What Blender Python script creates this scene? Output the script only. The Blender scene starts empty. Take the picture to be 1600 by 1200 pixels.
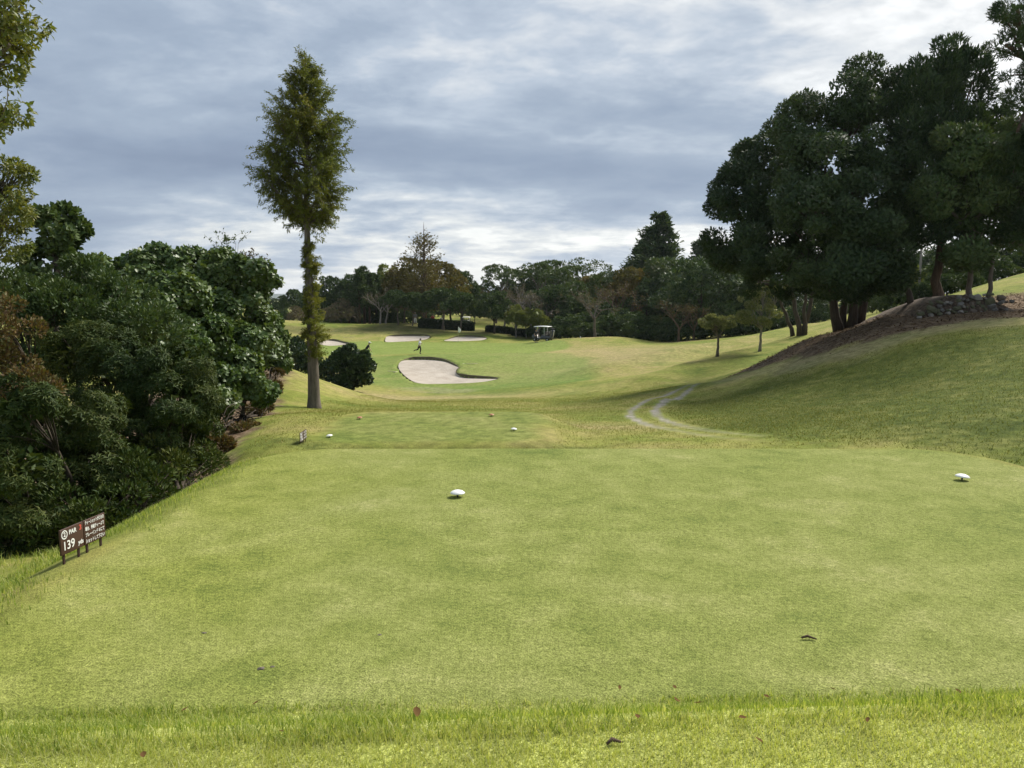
import bpy, bmesh, math, random
import numpy as np
from mathutils import Vector, Matrix

# ------------------------------------------------------------------ camera, sky, sun, exposure
scene = bpy.context.scene
COL = scene.collection
EYE = 1.65
PITCH = math.radians(6.4)
cam_data = bpy.data.cameras.new('camera')
cam_data.sensor_width = 36.0
cam_data.lens = 27.0
cam_data.clip_start = 0.05
cam_data.clip_end = 30000.0
cam = bpy.data.objects.new('camera', cam_data)
cam.location = (0, 0, EYE)
cam.rotation_euler = (math.pi/2 - PITCH, 0, 0)
COL.objects.link(cam)
scene.camera = cam

SUN_AZ = math.radians(48)      # to the right of straight ahead
SUN_EL = math.radians(46)
sun_dir = Vector((math.sin(SUN_AZ)*math.cos(SUN_EL), math.cos(SUN_AZ)*math.cos(SUN_EL), math.sin(SUN_EL)))
sd = bpy.data.lights.new('sun', 'SUN')
sd.energy = 3.6
sd.angle = math.radians(16)
sd.color = (1.0, 0.95, 0.86)
sun = bpy.data.objects.new('sun', sd)
sun.rotation_euler = (-sun_dir).to_track_quat('-Z', 'Y').to_euler()
sun.location = (0, 0, 60)
COL.objects.link(sun)

scene.view_settings.view_transform = 'Standard'
scene.view_settings.look = 'None'
scene.view_settings.gamma = 1.0
scene.view_settings.use_curve_mapping = False
scene.view_settings.exposure = 0.68

class NT:
    """small helper to write node trees"""
    def __init__(self, tree):
        self.t = tree; self.n = tree.nodes; self.l = tree.links
    def new(self, typ, **kw):
        nd = self.n.new(typ)
        for k, v in kw.items():
            if k.startswith('_'): setattr(nd, k[1:], v)
        for k, v in kw.items():
            if k.startswith('_'): continue
            key = int(k[1:]) if (k[0] == 'i' and k[1:].isdigit()) else k.replace('__', ' ')
            s = nd.inputs[key]
            if isinstance(v, bpy.types.NodeSocket): self.l.new(v, s)
            else: s.default_value = v
        return nd
    def math(self, op, a, b=0.0, c=0.0, clamp=False):
        nd = self.new('ShaderNodeMath', _operation=op, _use_clamp=clamp)
        for i, v in enumerate((a, b, c)):
            if isinstance(v, bpy.types.NodeSocket): self.l.new(v, nd.inputs[i])
            else: nd.inputs[i].default_value = v
        return nd.outputs[0]
    def mix(self, f, a, b, mode='MIX'):
        nd = self.n.new('ShaderNodeMix'); nd.data_type = 'RGBA'; nd.blend_type = mode
        for i, v in ((0, f), (6, a), (7, b)):
            if isinstance(v, bpy.types.NodeSocket): self.l.new(v, nd.inputs[i])
            else:
                if i and len(v) == 3: v = (*v, 1)
                nd.inputs[i].default_value = v
        return nd.outputs[2]
    def ramp(self, f, stops, interp='LINEAR'):
        nd = self.n.new('ShaderNodeValToRGB'); nd.color_ramp.interpolation = interp
        e = nd.color_ramp.elements
        while len(e) < len(stops): e.new(0.5)
        for k, (p, c) in enumerate(stops):
            e[k].position = p
            e[k].color = (*c, 1) if isinstance(c, (tuple, list)) else (c, c, c, 1)
        self.l.new(f, nd.inputs[0])
        return nd.outputs[0]
    def noise(self, vec, scale, detail=4, rough=0.55, dist=0.0):
        nd = self.new('ShaderNodeTexNoise', Scale=scale, Detail=detail, Roughness=rough, Distortion=dist)
        if vec is not None: self.l.new(vec, nd.inputs['Vector'])
        return nd.outputs[0]
    def mapping(self, vec, scale=(1, 1, 1), rot=(0, 0, 0), loc=(0, 0, 0)):
        nd = self.n.new('ShaderNodeMapping')
        nd.inputs['Scale'].default_value = scale; nd.inputs['Rotation'].default_value = rot
        nd.inputs['Location'].default_value = loc
        self.l.new(vec, nd.inputs['Vector'])
        return nd.outputs[0]

SKY_R, SKY_A, SKY_B = -0.333, (-10.56, -15.87, 0), (-4.16, -13.8, 0)
world = bpy.data.worlds.new('World')
scene.world = world
world.use_nodes = True
wt = NT(world.node_tree)
wt.n.clear()
out = wt.n.new('ShaderNodeOutputWorld')
sky = wt.n.new('ShaderNodeTexSky')
sky.sky_type = 'NISHITA'
sky.sun_disc = False
sky.sun_elevation = SUN_EL
sky.sun_rotation = SUN_AZ
sky.altitude = 50
sky.air_density = 1.0; sky.dust_density = 1.5; sky.ozone_density = 1.2
bg_sky = wt.new('ShaderNodeBackground', Color=sky.outputs[0], Strength=0.07)
tc = wt.n.new('ShaderNodeTexCoord')
sep = wt.new('ShaderNodeSeparateXYZ', Vector=tc.outputs['Generated'])
zc = wt.math('MAXIMUM', sep.outputs[2], 0.0)
zz = wt.math('ADD', zc, 0.17)
px_ = wt.math('DIVIDE', sep.outputs[0], zz)
py_ = wt.math('DIVIDE', sep.outputs[1], zz)
uv = wt.new('ShaderNodeCombineXYZ', X=px_, Y=py_, Z=0.0).outputs[0]
# big soft decks, mid billows, fine ripples of the cloud layer
m1 = wt.mapping(uv, scale=(0.50, 0.85, 1), rot=(0, 0, SKY_R), loc=SKY_A)
n1 = wt.noise(m1, 1.0, 2, 0.45, 0.15)
m2 = wt.mapping(uv, scale=(2.0, 2.5, 1), rot=(0, 0, SKY_R), loc=SKY_B)
n2 = wt.noise(m2, 1.0, 6, 0.56, 0.25)
m3 = wt.mapping(uv, scale=(5.6, 6.2, 1), rot=(0, 0, 0.1), loc=(1.7, 5.3, 0))
n3 = wt.noise(m3, 1.0, 5, 0.60, 0.2)
vd = wt.new('ShaderNodeVectorMath', _operation='DOT_PRODUCT', i0=tc.outputs['Generated'], i1=tuple(sun_dir)).outputs['Value']
glow = wt.math('POWER', wt.math('MAXIMUM', vd, 0.0), 4.0)
# billows show mostly where the deck is thin and lit through
thin = wt.math('SUBTRACT', 1.0, wt.math('MULTIPLY', wt.math('SUBTRACT', n1, 0.30), 2.4), 0, True)
dens = wt.math('MULTIPLY', wt.math('SUBTRACT', n1, 0.48), 1.9)
bil = wt.math('ADD', wt.math('MULTIPLY', wt.math('SUBTRACT', n2, 0.5), 1.6), wt.math('MULTIPLY', wt.math('SUBTRACT', n3, 0.5), 0.75))
dens = wt.math('ADD', dens, wt.math('MULTIPLY', bil, wt.math('ADD', 0.30, wt.math('MULTIPLY', thin, 0.75))))
dens = wt.math('ADD', dens, 0.63)
# hazy lighter air low over the horizon, and brighter thin cloud around the sun
low = wt.math('POWER', wt.math('SUBTRACT', 1.0, zc, 0.0, True), 8.0)
lift = wt.math('ADD', wt.math('MULTIPLY', low, 0.58), wt.math('MULTIPLY', glow, 0.92))
dens2 = wt.math('SUBTRACT', dens, lift)
ccol = wt.ramp(dens2, [(0.0, (0.88, 0.88, 0.86)), (0.15, (0.65, 0.67, 0.68)), (0.33, (0.420, 0.478, 0.555)), (0.52, (0.305, 0.370, 0.462)), (0.78, (0.238, 0.300, 0.398)), (1.0, (0.195, 0.25, 0.345))])
bg_cl = wt.new('ShaderNodeBackground', Color=ccol, Strength=0.80)
cover = wt.math('ADD', wt.math('MULTIPLY', dens, 0.5), 0.62, 0, True)
mx = wt.new('ShaderNodeMixShader', Fac=cover)
wt.l.new(bg_sky.outputs[0], mx.inputs[1]); wt.l.new(bg_cl.outputs[0], mx.inputs[2])
wt.l.new(mx.outputs[0], out.inputs[0])

# ------------------------------------------------------------------ geometry helpers
CP, SP = math.cos(PITCH), math.sin(PITCH)
FPX = 1200.0
def at(px, py, d):
    """world point seen at photo pixel (1600x1200) at forward distance d metres"""
    xc, yc = (px-800)/FPX, (600-py)/FPX
    Y = CP + yc*SP; Z = -SP + yc*CP
    t = d/Y
    return Vector((xc*t, d, EYE + Z*t))
def sstep(a, b, x):
    t = np.clip((x-a)/(b-a), 0, 1); return t*t*(3-2*t)
def vnoise(x, y, seed=0):
    """cheap smooth value noise, vectorised"""
    xi = np.floor(x).astype(np.int64); yi = np.floor(y).astype(np.int64)
    xf = x-xi; yf = y-yi
    def h(a, b):
        n = (a*374761393 + b*668265263 + seed*1442695041) & 0x7fffffff
        n = (n ^ (n >> 13))*1274126177 & 0x7fffffff
        return ((n ^ (n >> 16)) & 0xffff)/65535.0
    u = xf*xf*(3-2*xf); v = yf*yf*(3-2*yf)
    return (h(xi, yi)*(1-u)+h(xi+1, yi)*u)*(1-v) + (h(xi, yi+1)*(1-u)+h(xi+1, yi+1)*u)*v
def fbm(x, y, seed=0, oct=4):
    s = 0; a = 0.5
    for k in range(oct):
        s = s + a*vnoise(x*2**k, y*2**k, seed+k*17); a *= 0.5
    return s
def poly_sd(P, x, y):
    """signed distance to polygon P (negative inside), vectorised"""
    P = np.asarray(P, float); n = len(P)
    d = np.full(np.shape(x), 1e18); ins = np.zeros(np.shape(x), bool)
    for i in range(n):
        ax, ay = P[i]; bx, by = P[(i+1) % n]
        ex, ey = bx-ax, by-ay
        wx, wy = x-ax, y-ay
        t = np.clip((wx*ex+wy*ey)/(ex*ex+ey*ey+1e-12), 0, 1)
        d = np.minimum(d, (wx-ex*t)**2+(wy-ey*t)**2)
        c = ((ay > y) != (by > y)) & (x < (bx-ax)*(y-ay)/((by-ay) if by != ay else 1e-12)+ax)
        ins ^= c
    d = np.sqrt(d)
    return np.where(ins, -d, d)
def line_d(L, x, y):
    L = np.asarray(L, float); d = np.full(np.shape(x), 1e18)
    for i in range(len(L)-1):
        ax, ay = L[i]; ex, ey = L[i+1]-L[i]
        wx, wy = x-ax, y-ay
        t = np.clip((wx*ex+wy*ey)/(ex*ex+ey*ey+1e-12), 0, 1)
        d = np.minimum(d, (wx-ex*t)**2+(wy-ey*t)**2)
    return np.sqrt(d)
def smooth_line(L, n=8, closed=False):
    """Catmull-Rom through the points"""
    L = [np.asarray(p, float) for p in L]; N = len(L); o = []
    rng = range(N) if closed else range(N-1)
    for i in rng:
        if closed: p0, p1, p2, p3 = L[i-1], L[i], L[(i+1) % N], L[(i+2) % N]
        else: p0, p1, p2, p3 = L[max(i-1, 0)], L[i], L[i+1], L[min(i+2, N-1)]
        for k in range(n):
            t = k/n
            o.append(0.5*((2*p1)+(-p0+p2)*t+(2*p0-5*p1+4*p2-p3)*t*t+(-p0+3*p1-3*p2+p3)*t**3))
    if not closed: o.append(L[-1])
    return np.array(o)

# ------------------------------------------------------------------ terrain: surveyed spot heights
SPOTS = [  # (photo x, photo y, distance): spots whose distance was judged from people, markers and carts
 # low ground left of the tee, under the trees
 (60, 880, 8.5), (-150, 860, 10), (170, 850, 10.5), (260, 790, 13), (330, 735, 16), (380, 685, 19),
 (250, 720, 18), (100, 800, 14), (-200, 740, 20), (400, 650, 25), (300, 640, 26), (100, 640, 28),
 # slope left of the forward tee and the mound with the tall tree
 (430, 690, 16.5), (430, 650, 22), (460, 640, 27), (490, 636, 30), (520, 640, 29), (455, 610, 33), (440, 573, 39), (405, 600, 36), (380, 590, 42), (300, 570, 48),
 (470, 582, 41), (510, 596, 43), (550, 610, 44), (600, 624, 46), (520, 620, 37), (570, 632, 36),
 # behind the forward tee and the valley
 (600, 641, 29), (700, 640, 31), (800, 640, 31), (880, 640, 31), (700, 622, 47), (800, 620, 47), (900, 618, 45), (650, 630, 38), (800, 630, 38),
 # between the tees and right of them
 (870, 676, 19.5), (950, 685, 18), (1050, 690, 17), (1200, 692, 15.6), (1400, 694, 14.2), (1600, 714, 12.6), (1750, 730, 11.5),
 # cart track turn
 (985, 650, 26), (1020, 655, 24.5), (1040, 622, 31), (1000, 632, 30), (940, 640, 29), (1080, 600, 37),
 # right hill face
 (1100, 640, 26.5), (1100, 665, 21), (1200, 625, 26.5), (1200, 662, 20), (1300, 600, 27), (1300, 650, 19.5), (1400, 650, 17.6), (1450, 600, 22.5), (1600, 600, 19.5), (1600, 652, 15),
 (1600, 520, 26), (1450, 530, 28), (1350, 545, 30), (1250, 565, 33), (1150, 592, 34.5), (1060, 626, 31.5), (1750, 600, 18), (1800, 520, 23),
 # crest of the hill
 (1600, 497, 29), (1450, 505, 31.5), (1400, 486, 37), (1470, 484, 35), (1330, 513, 38), (1260, 530, 39.5), (1180, 570, 40), (1120, 596, 39), (1600, 478, 36), (1750, 480, 34),
 (1600, 438, 47), (1530, 452, 47), (1480, 468, 47), (1420, 486, 48), (1750, 430, 46), (1600, 425, 60), (1480, 462, 62), (1400, 482, 62),
 # ground behind the hill nose
 (1340, 520, 47), (1260, 545, 49), (1200, 565, 48),
 # fairway ridges right of the green
 (1187, 549, 57), (1121, 557, 63), (1235, 537, 60), (1150, 562, 52), (1060, 585, 50), (1390, 481, 82), (1330, 495, 78), (1250, 516, 76), (1180, 527, 84), (1230, 524, 70),
 (1120, 540, 78), (1120, 532, 95), (1080, 533, 100), (1020, 539, 92), (1015, 536, 102), (930, 530, 101), (880, 531, 99), (970, 530, 103), (1060, 552, 68),
 (950, 605, 48), (950, 572, 64), (1050, 570, 58), (850, 605, 52), (880, 565, 74), (960, 548, 84),
 # rise to the green
 (560, 604, 55), (600, 603, 57), (700, 606, 58), (800, 603, 57), (600, 575, 70), (700, 556, 75), (780, 585, 66), (800, 570, 71), (560, 575, 70), (500, 575, 68),
 (560, 556, 80), (700, 551, 83), (850, 550, 82), (500, 556, 80),
 (430, 538, 102), (560, 534, 106), (700, 534, 108), (820, 535, 105), (900, 536, 96), (560, 543, 94), (700, 542, 95), (820, 543, 93), (430, 548, 90),
 # mounds behind the green
 (430, 503, 124), (520, 505, 126), (640, 505, 127), (720, 514, 126), (780, 518, 124), (820, 527, 118), (860, 531, 108), (640, 524, 115), (560, 520, 117), (470, 520, 116), (728, 524, 115),
 (640, 508, 136), (700, 511, 137), (770, 514, 138), (520, 507, 140), (720, 497, 160), (790, 492, 165), (820, 500, 160), (640, 502, 165), (430, 500, 160), (900, 520, 135), (1050, 525, 130), (1200, 510, 130),
 (430, 495, 230), (640, 494, 230), (900, 498, 230), (1200, 495, 230), (0, 560, 70), (0, 520, 120), (0, 500, 230), (1600, 440, 120), (1600, 470, 230), (1400, 475, 120),
]
_pts = []
for a, b, c in SPOTS:
    p = at(a, b, c); _pts.append((p.x, p.y, p.z-EYE))
for x in (-6, -3, 0, 3, 6, 9):
    for y in (-5, -1, 2): _pts.append((x, y, -1.62))
for x, y, z in ((-5.2, 5, -2.8), (-5.4, 7, -3.05), (-8, 5, -2.7), (-10, 3, -2.6), (8, 5, -2.1), (10, 6, -2.1), (9, 9, -2.4), (-2, 12.5, -3.35), (2, 12.5, -3.1), (5, 12.4, -2.9), (-4.6, 11, -3.1),
                (-2, 15, -3.85), (0.5, 15, -3.7), (-4.5, 14, -3.35), (3, 22, -3.75)):
    _pts.append((x, y, z))
_pts = np.array(_pts)
def _uv(x, y):
    yy = np.clip(y, -6, 230)
    return np.stack([np.clip(x/(yy+10), -0.95, 0.95)*1.6, np.log(yy+10)], -1)
def _phi(r2): return 0.5*r2*np.log(r2+1e-12)
_A = _uv(_pts[:, 0], _pts[:, 1]); _n = len(_A)
_K = _phi(((_A[:, None]-_A[None])**2).sum(-1)) + np.eye(_n)*4e-5
_Pm = np.hstack([np.ones((_n, 1)), _A])
_M = np.block([[_K, _Pm], [_Pm.T, np.zeros((3, 3))]])
_W = np.linalg.solve(_M, np.concatenate([_pts[:, 2], np.zeros(3)]))
def base_height(x, y):
    q = _uv(x, y); sh = q.shape[:-1]; q = q.reshape(-1, 2); o = np.empty(len(q))
    for i in range(0, len(q), 20000):
        s = q[i:i+20000]
        o[i:i+20000] = _phi(((s[:, None]-_A[None])**2).sum(-1))@_W[:_n] + _W[_n] + s@_W[_n+1:]
    return o.reshape(sh)
def rect_sd(x, y, x0, x1, y0, y1, r):
    cx, cy, hx, hy = (x0+x1)/2, (y0+y1)/2, (x1-x0)/2-r, (y1-y0)/2-r
    qx = np.abs(x-cx)-hx; qy = np.abs(y-cy)-hy
    return np.hypot(np.maximum(qx, 0), np.maximum(qy, 0)) + np.minimum(np.maximum(qx, qy), 0) - r
def bank_near(x): return 2.70+0.07*x
def bank_far(x): return 3.60+0.045*x
def tee_profile(x, y):
    t = sstep(0, 1, (y-bank_near(x))/(bank_far(x)-bank_near(x)))
    return -1.62 - 0.38*t - 0.012*np.clip(y-4, 0, 8)*0
def tee_sd(x, y): return rect_sd(x, y, -3.45, 6.3, -14, 10.4, 1.2)
def tee2_sd(x, y): return rect_sd(x, y, -4.55, 0.95, 16.7, 21.7, 0.9)

RIDGES = [(np.array([at(*q)[:2] for q in L]), h, w) for L, h, w in (
  ([(1010, 602, 48), (1100, 575, 54), (1180, 552, 58), (1240, 535, 63)], 0.45, 2.0),
  ([(930, 580, 60), (1050, 560, 68), (1150, 540, 74), (1240, 520, 80)], 0.55, 2.6),
  ([(900, 537, 96), (990, 531, 103)], 0.35, 4.0))]
# sand bunkers: outlines as photo pixels on their slopes
BUNKERS_PX = {
 'front': [(624, 578), (625, 566), (640, 559.5), (665, 558.5), (690, 561), (706, 567), (716, 573.5), (712, 581), (725, 586), (750, 588.5), (777, 590.5), (768, 595), (740, 598.5), (700, 600), (660, 600), (641, 594)],
 'left': [(500, 538), (505, 532), (520, 530.5), (536, 534), (549, 537), (535, 539.5), (515, 540.5)],
 'middle': [(602, 531), (606, 525), (625, 523.2), (650, 523), (668, 523.6), (671, 527), (664, 531), (645, 533), (620, 534.4), (604, 534.6)],
 'back': [(694, 532.5), (705, 528), (718, 524.6), (735, 524.2), (752, 525.6), (760, 528.4), (755, 531.5), (738, 532.8), (715, 533.4)],
}
def surf0(x, y):
    """ground height (world z) before the bunkers are dug"""
    x = np.asarray(x, float); y = np.asarray(y, float)
    b = base_height(x, y)
    amp = 0.02+0.10*sstep(25, 60, y)
    b = b + amp*(fbm(x*0.16+3, y*0.10+5, 5, 3)-0.44)*2*(0.35+0.65*sstep(12, 30, y))
    for L, h, w in RIDGES:
        dd = line_d(L, x, y); b = b + h*np.exp(-(dd/w)**2)*sstep(38, 46, y)
    s2 = tee2_sd(x, y); w2 = 1-sstep(-0.25, 1.1, s2)
    b = b*(1-w2) + (-3.2)*w2
    s1 = tee_sd(x, y); w1 = 1-sstep(-0.38, 1.55, s1)
    b = b*(1-w1) + tee_profile(x, y)*w1
    b = b + 0.012*(fbm(x*0.9, y*0.9, 31, 3)-0.44)*(1-sstep(40, 60, y))
    far = sstep(230, 900, y)
    b = b*(1-far) + (-14)*far
    return b + EYE
def hit(px, py, f=None, d0=2.0, d1=260.0):
    """where the sight line through a photo pixel meets the ground"""
    f = f or surf0
    ds = np.concatenate([np.linspace(d0, 30, 500), np.linspace(30.05, d1, 1400)])
    xc, yc = (px-800)/FPX, (600-py)/FPX
    t = ds/(CP+yc*SP)
    x = xc*t; z = EYE+(-SP+yc*CP)*t
    h = f(x, ds)
    k = np.argmax(z <= h)
    if not (z <= h).any(): k = len(ds)-1
    if k > 0:
        a0, a1 = z[k-1]-h[k-1], z[k]-h[k]
        s = a0/(a0-a1) if a0 != a1 else 0
        d = ds[k-1]+(ds[k]-ds[k-1])*s
    else: d = ds[0]
    p = at(px, py, d)
    return p
BUNKERS = {}
for k, L in BUNKERS_PX.items():
    L = smooth_line(L, 4, True)
    guard = 55 if k == 'front' else 98
    BUNKERS[k] = np.array([hit(a, b, d0=guard)[:2] for a, b in L])
def surf(x, y):
    z = surf0(x, y)
    x = np.asarray(x, float); y = np.asarray(y, float)
    for k, P in BUNKERS.items():
        lo = P.min(0)-2; hi = P.max(0)+2
        m = (x > lo[0]) & (x < hi[0]) & (y > lo[1]) & (y < hi[1])
        if np.any(m):
            s = poly_sd(P, x[m], y[m]) if z.ndim else poly_sd(P, np.array([x]), np.array([y]))
            dig = 0.75*sstep(-0.06, 0.22, -s)
            rim = 0.05*np.exp(-((s-0.3)/0.5)**2)
            if z.ndim: z[m] = z[m]-dig+rim
            else: z = z-dig[0]+rim[0]
    return z
def ground_z(x, y): return float(surf(np.array([x]), np.array([y]))[0])
def on(px, py, d0=2.0): return hit(px, py, surf, d0)

# regions on the ground, outlined in metres
def W(L): return np.array([at(a, b, c)[:2] for a, b, c in L])
GREEN = smooth_line(W([(430, 552, 84), (520, 556, 80), (640, 555, 81), (760, 553, 81), (850, 549, 83), (890, 540, 92), (850, 536, 100), (760, 534.5, 106), (640, 535, 107), (540, 536, 106), (440, 538, 101)]), 5, True)
APRON = smooth_line(W([(590, 600, 58), (700, 612, 55), (800, 606, 55), (925, 592, 54), (925, 570, 65), (900, 552, 80), (800, 552, 82), (650, 556, 79), (560, 560, 78)]), 5, True)
DIRT_R = smooth_line(W([(1150, 590, 38), (1190, 580, 36.5), (1250, 566, 34.5), (1330, 546, 31.5), (1420, 516, 30.5), (1500, 503, 30.2), (1620, 500, 29), (1760, 500, 28), (1760, 455, 39), (1600, 460, 41), (1450, 470, 40), (1380, 490, 40), (1300, 520, 40.5), (1220, 550, 41), (1170, 575, 40)]), 4, True)
STRAW_R = smooth_line(W([(1120, 600, 35), (1240, 582, 31.5), (1330, 560, 29), (1450, 522, 28.6), (1600, 507, 28), (1600, 494, 30.5), (1450, 508, 31.5), (1330, 540, 32), (1240, 568, 34.5)]), 4, True)
SHADE_R = smooth_line(W([(1060, 640, 27.5), (1190, 684, 17.4), (1400, 694, 14.4), (1600, 714, 12.4), (1800, 720, 12), (1800, 510, 24), (1600, 512, 27), (1450, 530, 28), (1330, 565, 29), (1200, 595, 31)]), 4, True)  # right hill face, where shade is put into the turf colour
DIRT_L = smooth_line(W([(230, 775, 12.6), (300, 735, 14.2), (360, 705, 16), (398, 670, 19.8), (423, 630, 26), (438, 600, 34), (448, 580, 39), (430, 572, 41), (340, 600, 40), (200, 640, 30), (-300, 740, 18), (-600, 820, 11), (-400, 860, 10), (-60, 850, 10.4), (60, 830, 11), (150, 810, 11.6)]), 4, True)
TRACK = [smooth_line(W(L), 8) for L in (
   [(1185, 690, 15.9), (1090, 682, 18.2), (1030, 668, 21.3), (990, 655, 25), (985, 645, 27), (1000, 632, 30), (1040, 615, 33.5), (1090, 600, 38), (1140, 585, 44)],
   [(1190, 683, 16.8), (1110, 674, 19), (1060, 664, 22), (1030, 654, 25), (1024, 645, 27.3), (1040, 632, 30.2), (1070, 618, 33.5), (1100, 605, 38), (1150, 590, 43)])]
BARE = [(W([(x, 612, 56)])[0], r) for x, r in ((690, 2.6), (720, 2.0), (655, 1.6))]
MOUND = smooth_line(W([(400, 522, 115), (600, 522, 116), (700, 520, 117), (780, 527, 117), (850, 530, 112), (850, 524, 122), (780, 517, 128), (690, 508, 128), (640, 503, 129), (600, 506, 126), (560, 512, 122), (400, 512, 120)]), 4, True)
DRY = [(W([(940, 575, 63)])[0], 7, 5), (W([(960, 548, 84)])[0], 9, 8), (W([(930, 660, 22)])[0], 2.2, 1.6), (W([(1010, 560, 72)])[0], 7, 6), (W([(640, 616, 48)])[0], 9, 3)]

# ------------------------------------------------------------------ object helpers
def tag(o, label=None, cat=None, group=None, kind=None):
    if label: o['label'] = label
    if cat: o['category'] = cat
    if group: o['group'] = group
    if kind: o['kind'] = kind
    return o
def empty(name, loc=(0, 0, 0), rz=0.0, scale=1.0):
    o = bpy.data.objects.new(name, None)
    o.location = loc; o.rotation_euler = (0, 0, rz)
    o.scale = (scale,)*3 if isinstance(scale, (int, float)) else scale
    o.empty_display_size = 0.2
    COL.objects.link(o); return o
def link(name, me, mat=None, parent=None, loc=(0, 0, 0), rot=(0, 0, 0)):
    o = bpy.data.objects.new(name, me)
    if mat is not None and len(me.materials) == 0: me.materials.append(mat)
    o.parent = parent; o.location = loc; o.rotation_euler = rot
    COL.objects.link(o); return o
def copy_tree(o, parent=None):
    c = o.copy(); COL.objects.link(c); c.parent = parent
    for ch in list(o.children): copy_tree(ch, c)
    return c
def np_mesh(name, V, F, smooth=False):
    """V (n,3); F (m,k) of one polygon size, or list of such arrays"""
    V = np.asarray(V, np.float32)
    if not isinstance(F, list): F = [F]
    F = [np.asarray(f, np.int32) for f in F if len(f)]
    me = bpy.data.meshes.new(name)
    me.vertices.add(len(V)); me.vertices.foreach_set('co', V.ravel())
    nl = sum(f.size for f in F); npol = sum(len(f) for f in F)
    me.loops.add(nl); me.loops.foreach_set('vertex_index', np.concatenate([f.ravel() for f in F]))
    me.polygons.add(npol)
    st = []; off = 0
    for f in F:
        k = f.shape[1]; st.append(off+np.arange(len(f))*k); off += f.size
    me.polygons.foreach_set('loop_start', np.concatenate(st).astype(np.int32))
    if smooth: me.polygons.foreach_set('use_smooth', np.ones(npol, bool))
    me.update(calc_edges=True); me.validate()
    return me
class MB:
    """collects shapes into one mesh"""
    def __init__(self): self.V = []; self.T = []; self.Q = []; self.n = 0
    def add(self, V, T=None, Q=None):
        V = np.asarray(V, float).reshape(-1, 3)
        self.V.append(V)
        if T is not None and len(T): self.T.append(np.asarray(T, int)+self.n)
        if Q is not None and len(Q): self.Q.append(np.asarray(Q, int)+self.n)
        self.n += len(V)
    def tube(self, pts, rad, sides=6, cap=True):
        pts = np.asarray(pts, float); m = len(pts)
        rad = np.broadcast_to(np.asarray(rad, float), (m,))
        tg = np.gradient(pts, axis=0); tg /= np.linalg.norm(tg, axis=1, keepdims=True)+1e-12
        a = np.array([0, 0, 1.0]) if abs(tg[0][2]) < 0.9 else np.array([1.0, 0, 0])
        R = []
        u = np.cross(tg[0], a); u /= np.linalg.norm(u)
        ang = np.arange(sides)/sides*2*math.pi
        for i in range(m):
            u = u-tg[i]*np.dot(u, tg[i]); u /= np.linalg.norm(u)+1e-12
            v = np.cross(tg[i], u)
            R.append(pts[i]+rad[i]*(np.cos(ang)[:, None]*u+np.sin(ang)[:, None]*v))
        V = np.concatenate(R)
        j = np.arange(sides); jn = (j+1) % sides
        Q = np.concatenate([np.stack([i*sides+j, i*sides+jn, (i+1)*sides+jn, (i+1)*sides+j], 1) for i in range(m-1)])
        T = []
        if cap:
            V = np.concatenate([V, pts[:1], pts[-1:]])
            b0, b1 = m*sides, m*sides+1
            T = np.concatenate([np.stack([jn, j, np.full(sides, b0)], 1), np.stack([(m-1)*sides+j, (m-1)*sides+jn, np.full(sides, b1)], 1)])
        self.add(V, T, Q)
    def box(self, c, s, rot=None, bev=0.0):
        c = np.asarray(c, float); h = np.asarray(s, float)/2
        if bev <= 0:
            V = np.array([(x, y, z) for z in (-1, 1) for y in (-1, 1) for x in (-1, 1)], float)*h
            Q = [(0, 2, 3, 1), (4, 5, 7, 6), (0, 1, 5, 4), (2, 6, 7, 3), (0, 4, 6, 2), (1, 3, 7, 5)]
            T = None
        else:
            bm = bmesh.new(); bmesh.ops.create_cube(bm, size=2)
            for v in bm.verts: v.co = Vector((v.co.x*h[0], v.co.y*h[1], v.co.z*h[2]))
            bmesh.ops.bevel(bm, geom=bm.edges[:], offset=bev, segments=2, affect='EDGES', profile=0.6)
            bmesh.ops.triangulate(bm, faces=bm.faces[:])
            bm.verts.ensure_lookup_table()
            V = np.array([v.co[:] for v in bm.verts]); T = [[v.index for v in f.verts] for f in bm.faces]; Q = None
            bm.free()
        if rot is not None: V = V@np.array(Matrix(rot).to_3x3()).T
        self.add(V+c, T, Q)
    def lathe(self, prof, seg=20, c=(0, 0, 0)):
        prof = np.asarray(prof, float); m = len(prof)
        ang = np.arange(seg)/seg*2*math.pi
        V = np.stack([np.outer(prof[:, 0], np.cos(ang)), np.outer(prof[:, 0], np.sin(ang)), np.repeat(prof[:, 1:2], seg, 1)], -1).reshape(-1, 3)+np.asarray(c)
        j = np.arange(seg); jn = (j+1) % seg
        Q = np.concatenate([np.stack([i*seg+j, i*seg+jn, (i+1)*seg+jn, (i+1)*seg+j], 1) for i in range(m-1)])
        self.add(V, None, Q)
    def prism(self, prof, y0, y1):
        """polygon in xz extruded along y"""
        prof = np.asarray(prof, float); m = len(prof)
        V = np.concatenate([np.stack([prof[:, 0], np.full(m, y), prof[:, 1]], 1) for y in (y0, y1)])
        j = np.arange(m); jn = (j+1) % m
        Q = np.stack([j, jn, jn+m, j+m], 1)
        bm = bmesh.new(); vs = [bm.verts.new((p[0], 0, p[1])) for p in prof]; f = bm.faces.new(vs)
        r = bmesh.ops.triangulate(bm, faces=[f]); bm.verts.index_update()
        T = np.array([[v.index for v in t.verts] for t in bm.faces]); bm.free()
        self.add(V, np.concatenate([T[:, ::-1], T+m]), Q)
    def mesh(self, name, smooth=False):
        F = []
        if self.T: F.append(np.concatenate(self.T))
        if self.Q: F.append(np.concatenate(self.Q))
        return np_mesh(name, np.concatenate(self.V), F, smooth)
    def build(self, name, mat=None, parent=None, smooth=False, loc=(0, 0, 0), rot=(0, 0, 0)):
        return link(name, self.mesh(name, smooth), mat, parent, loc, rot)

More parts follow.
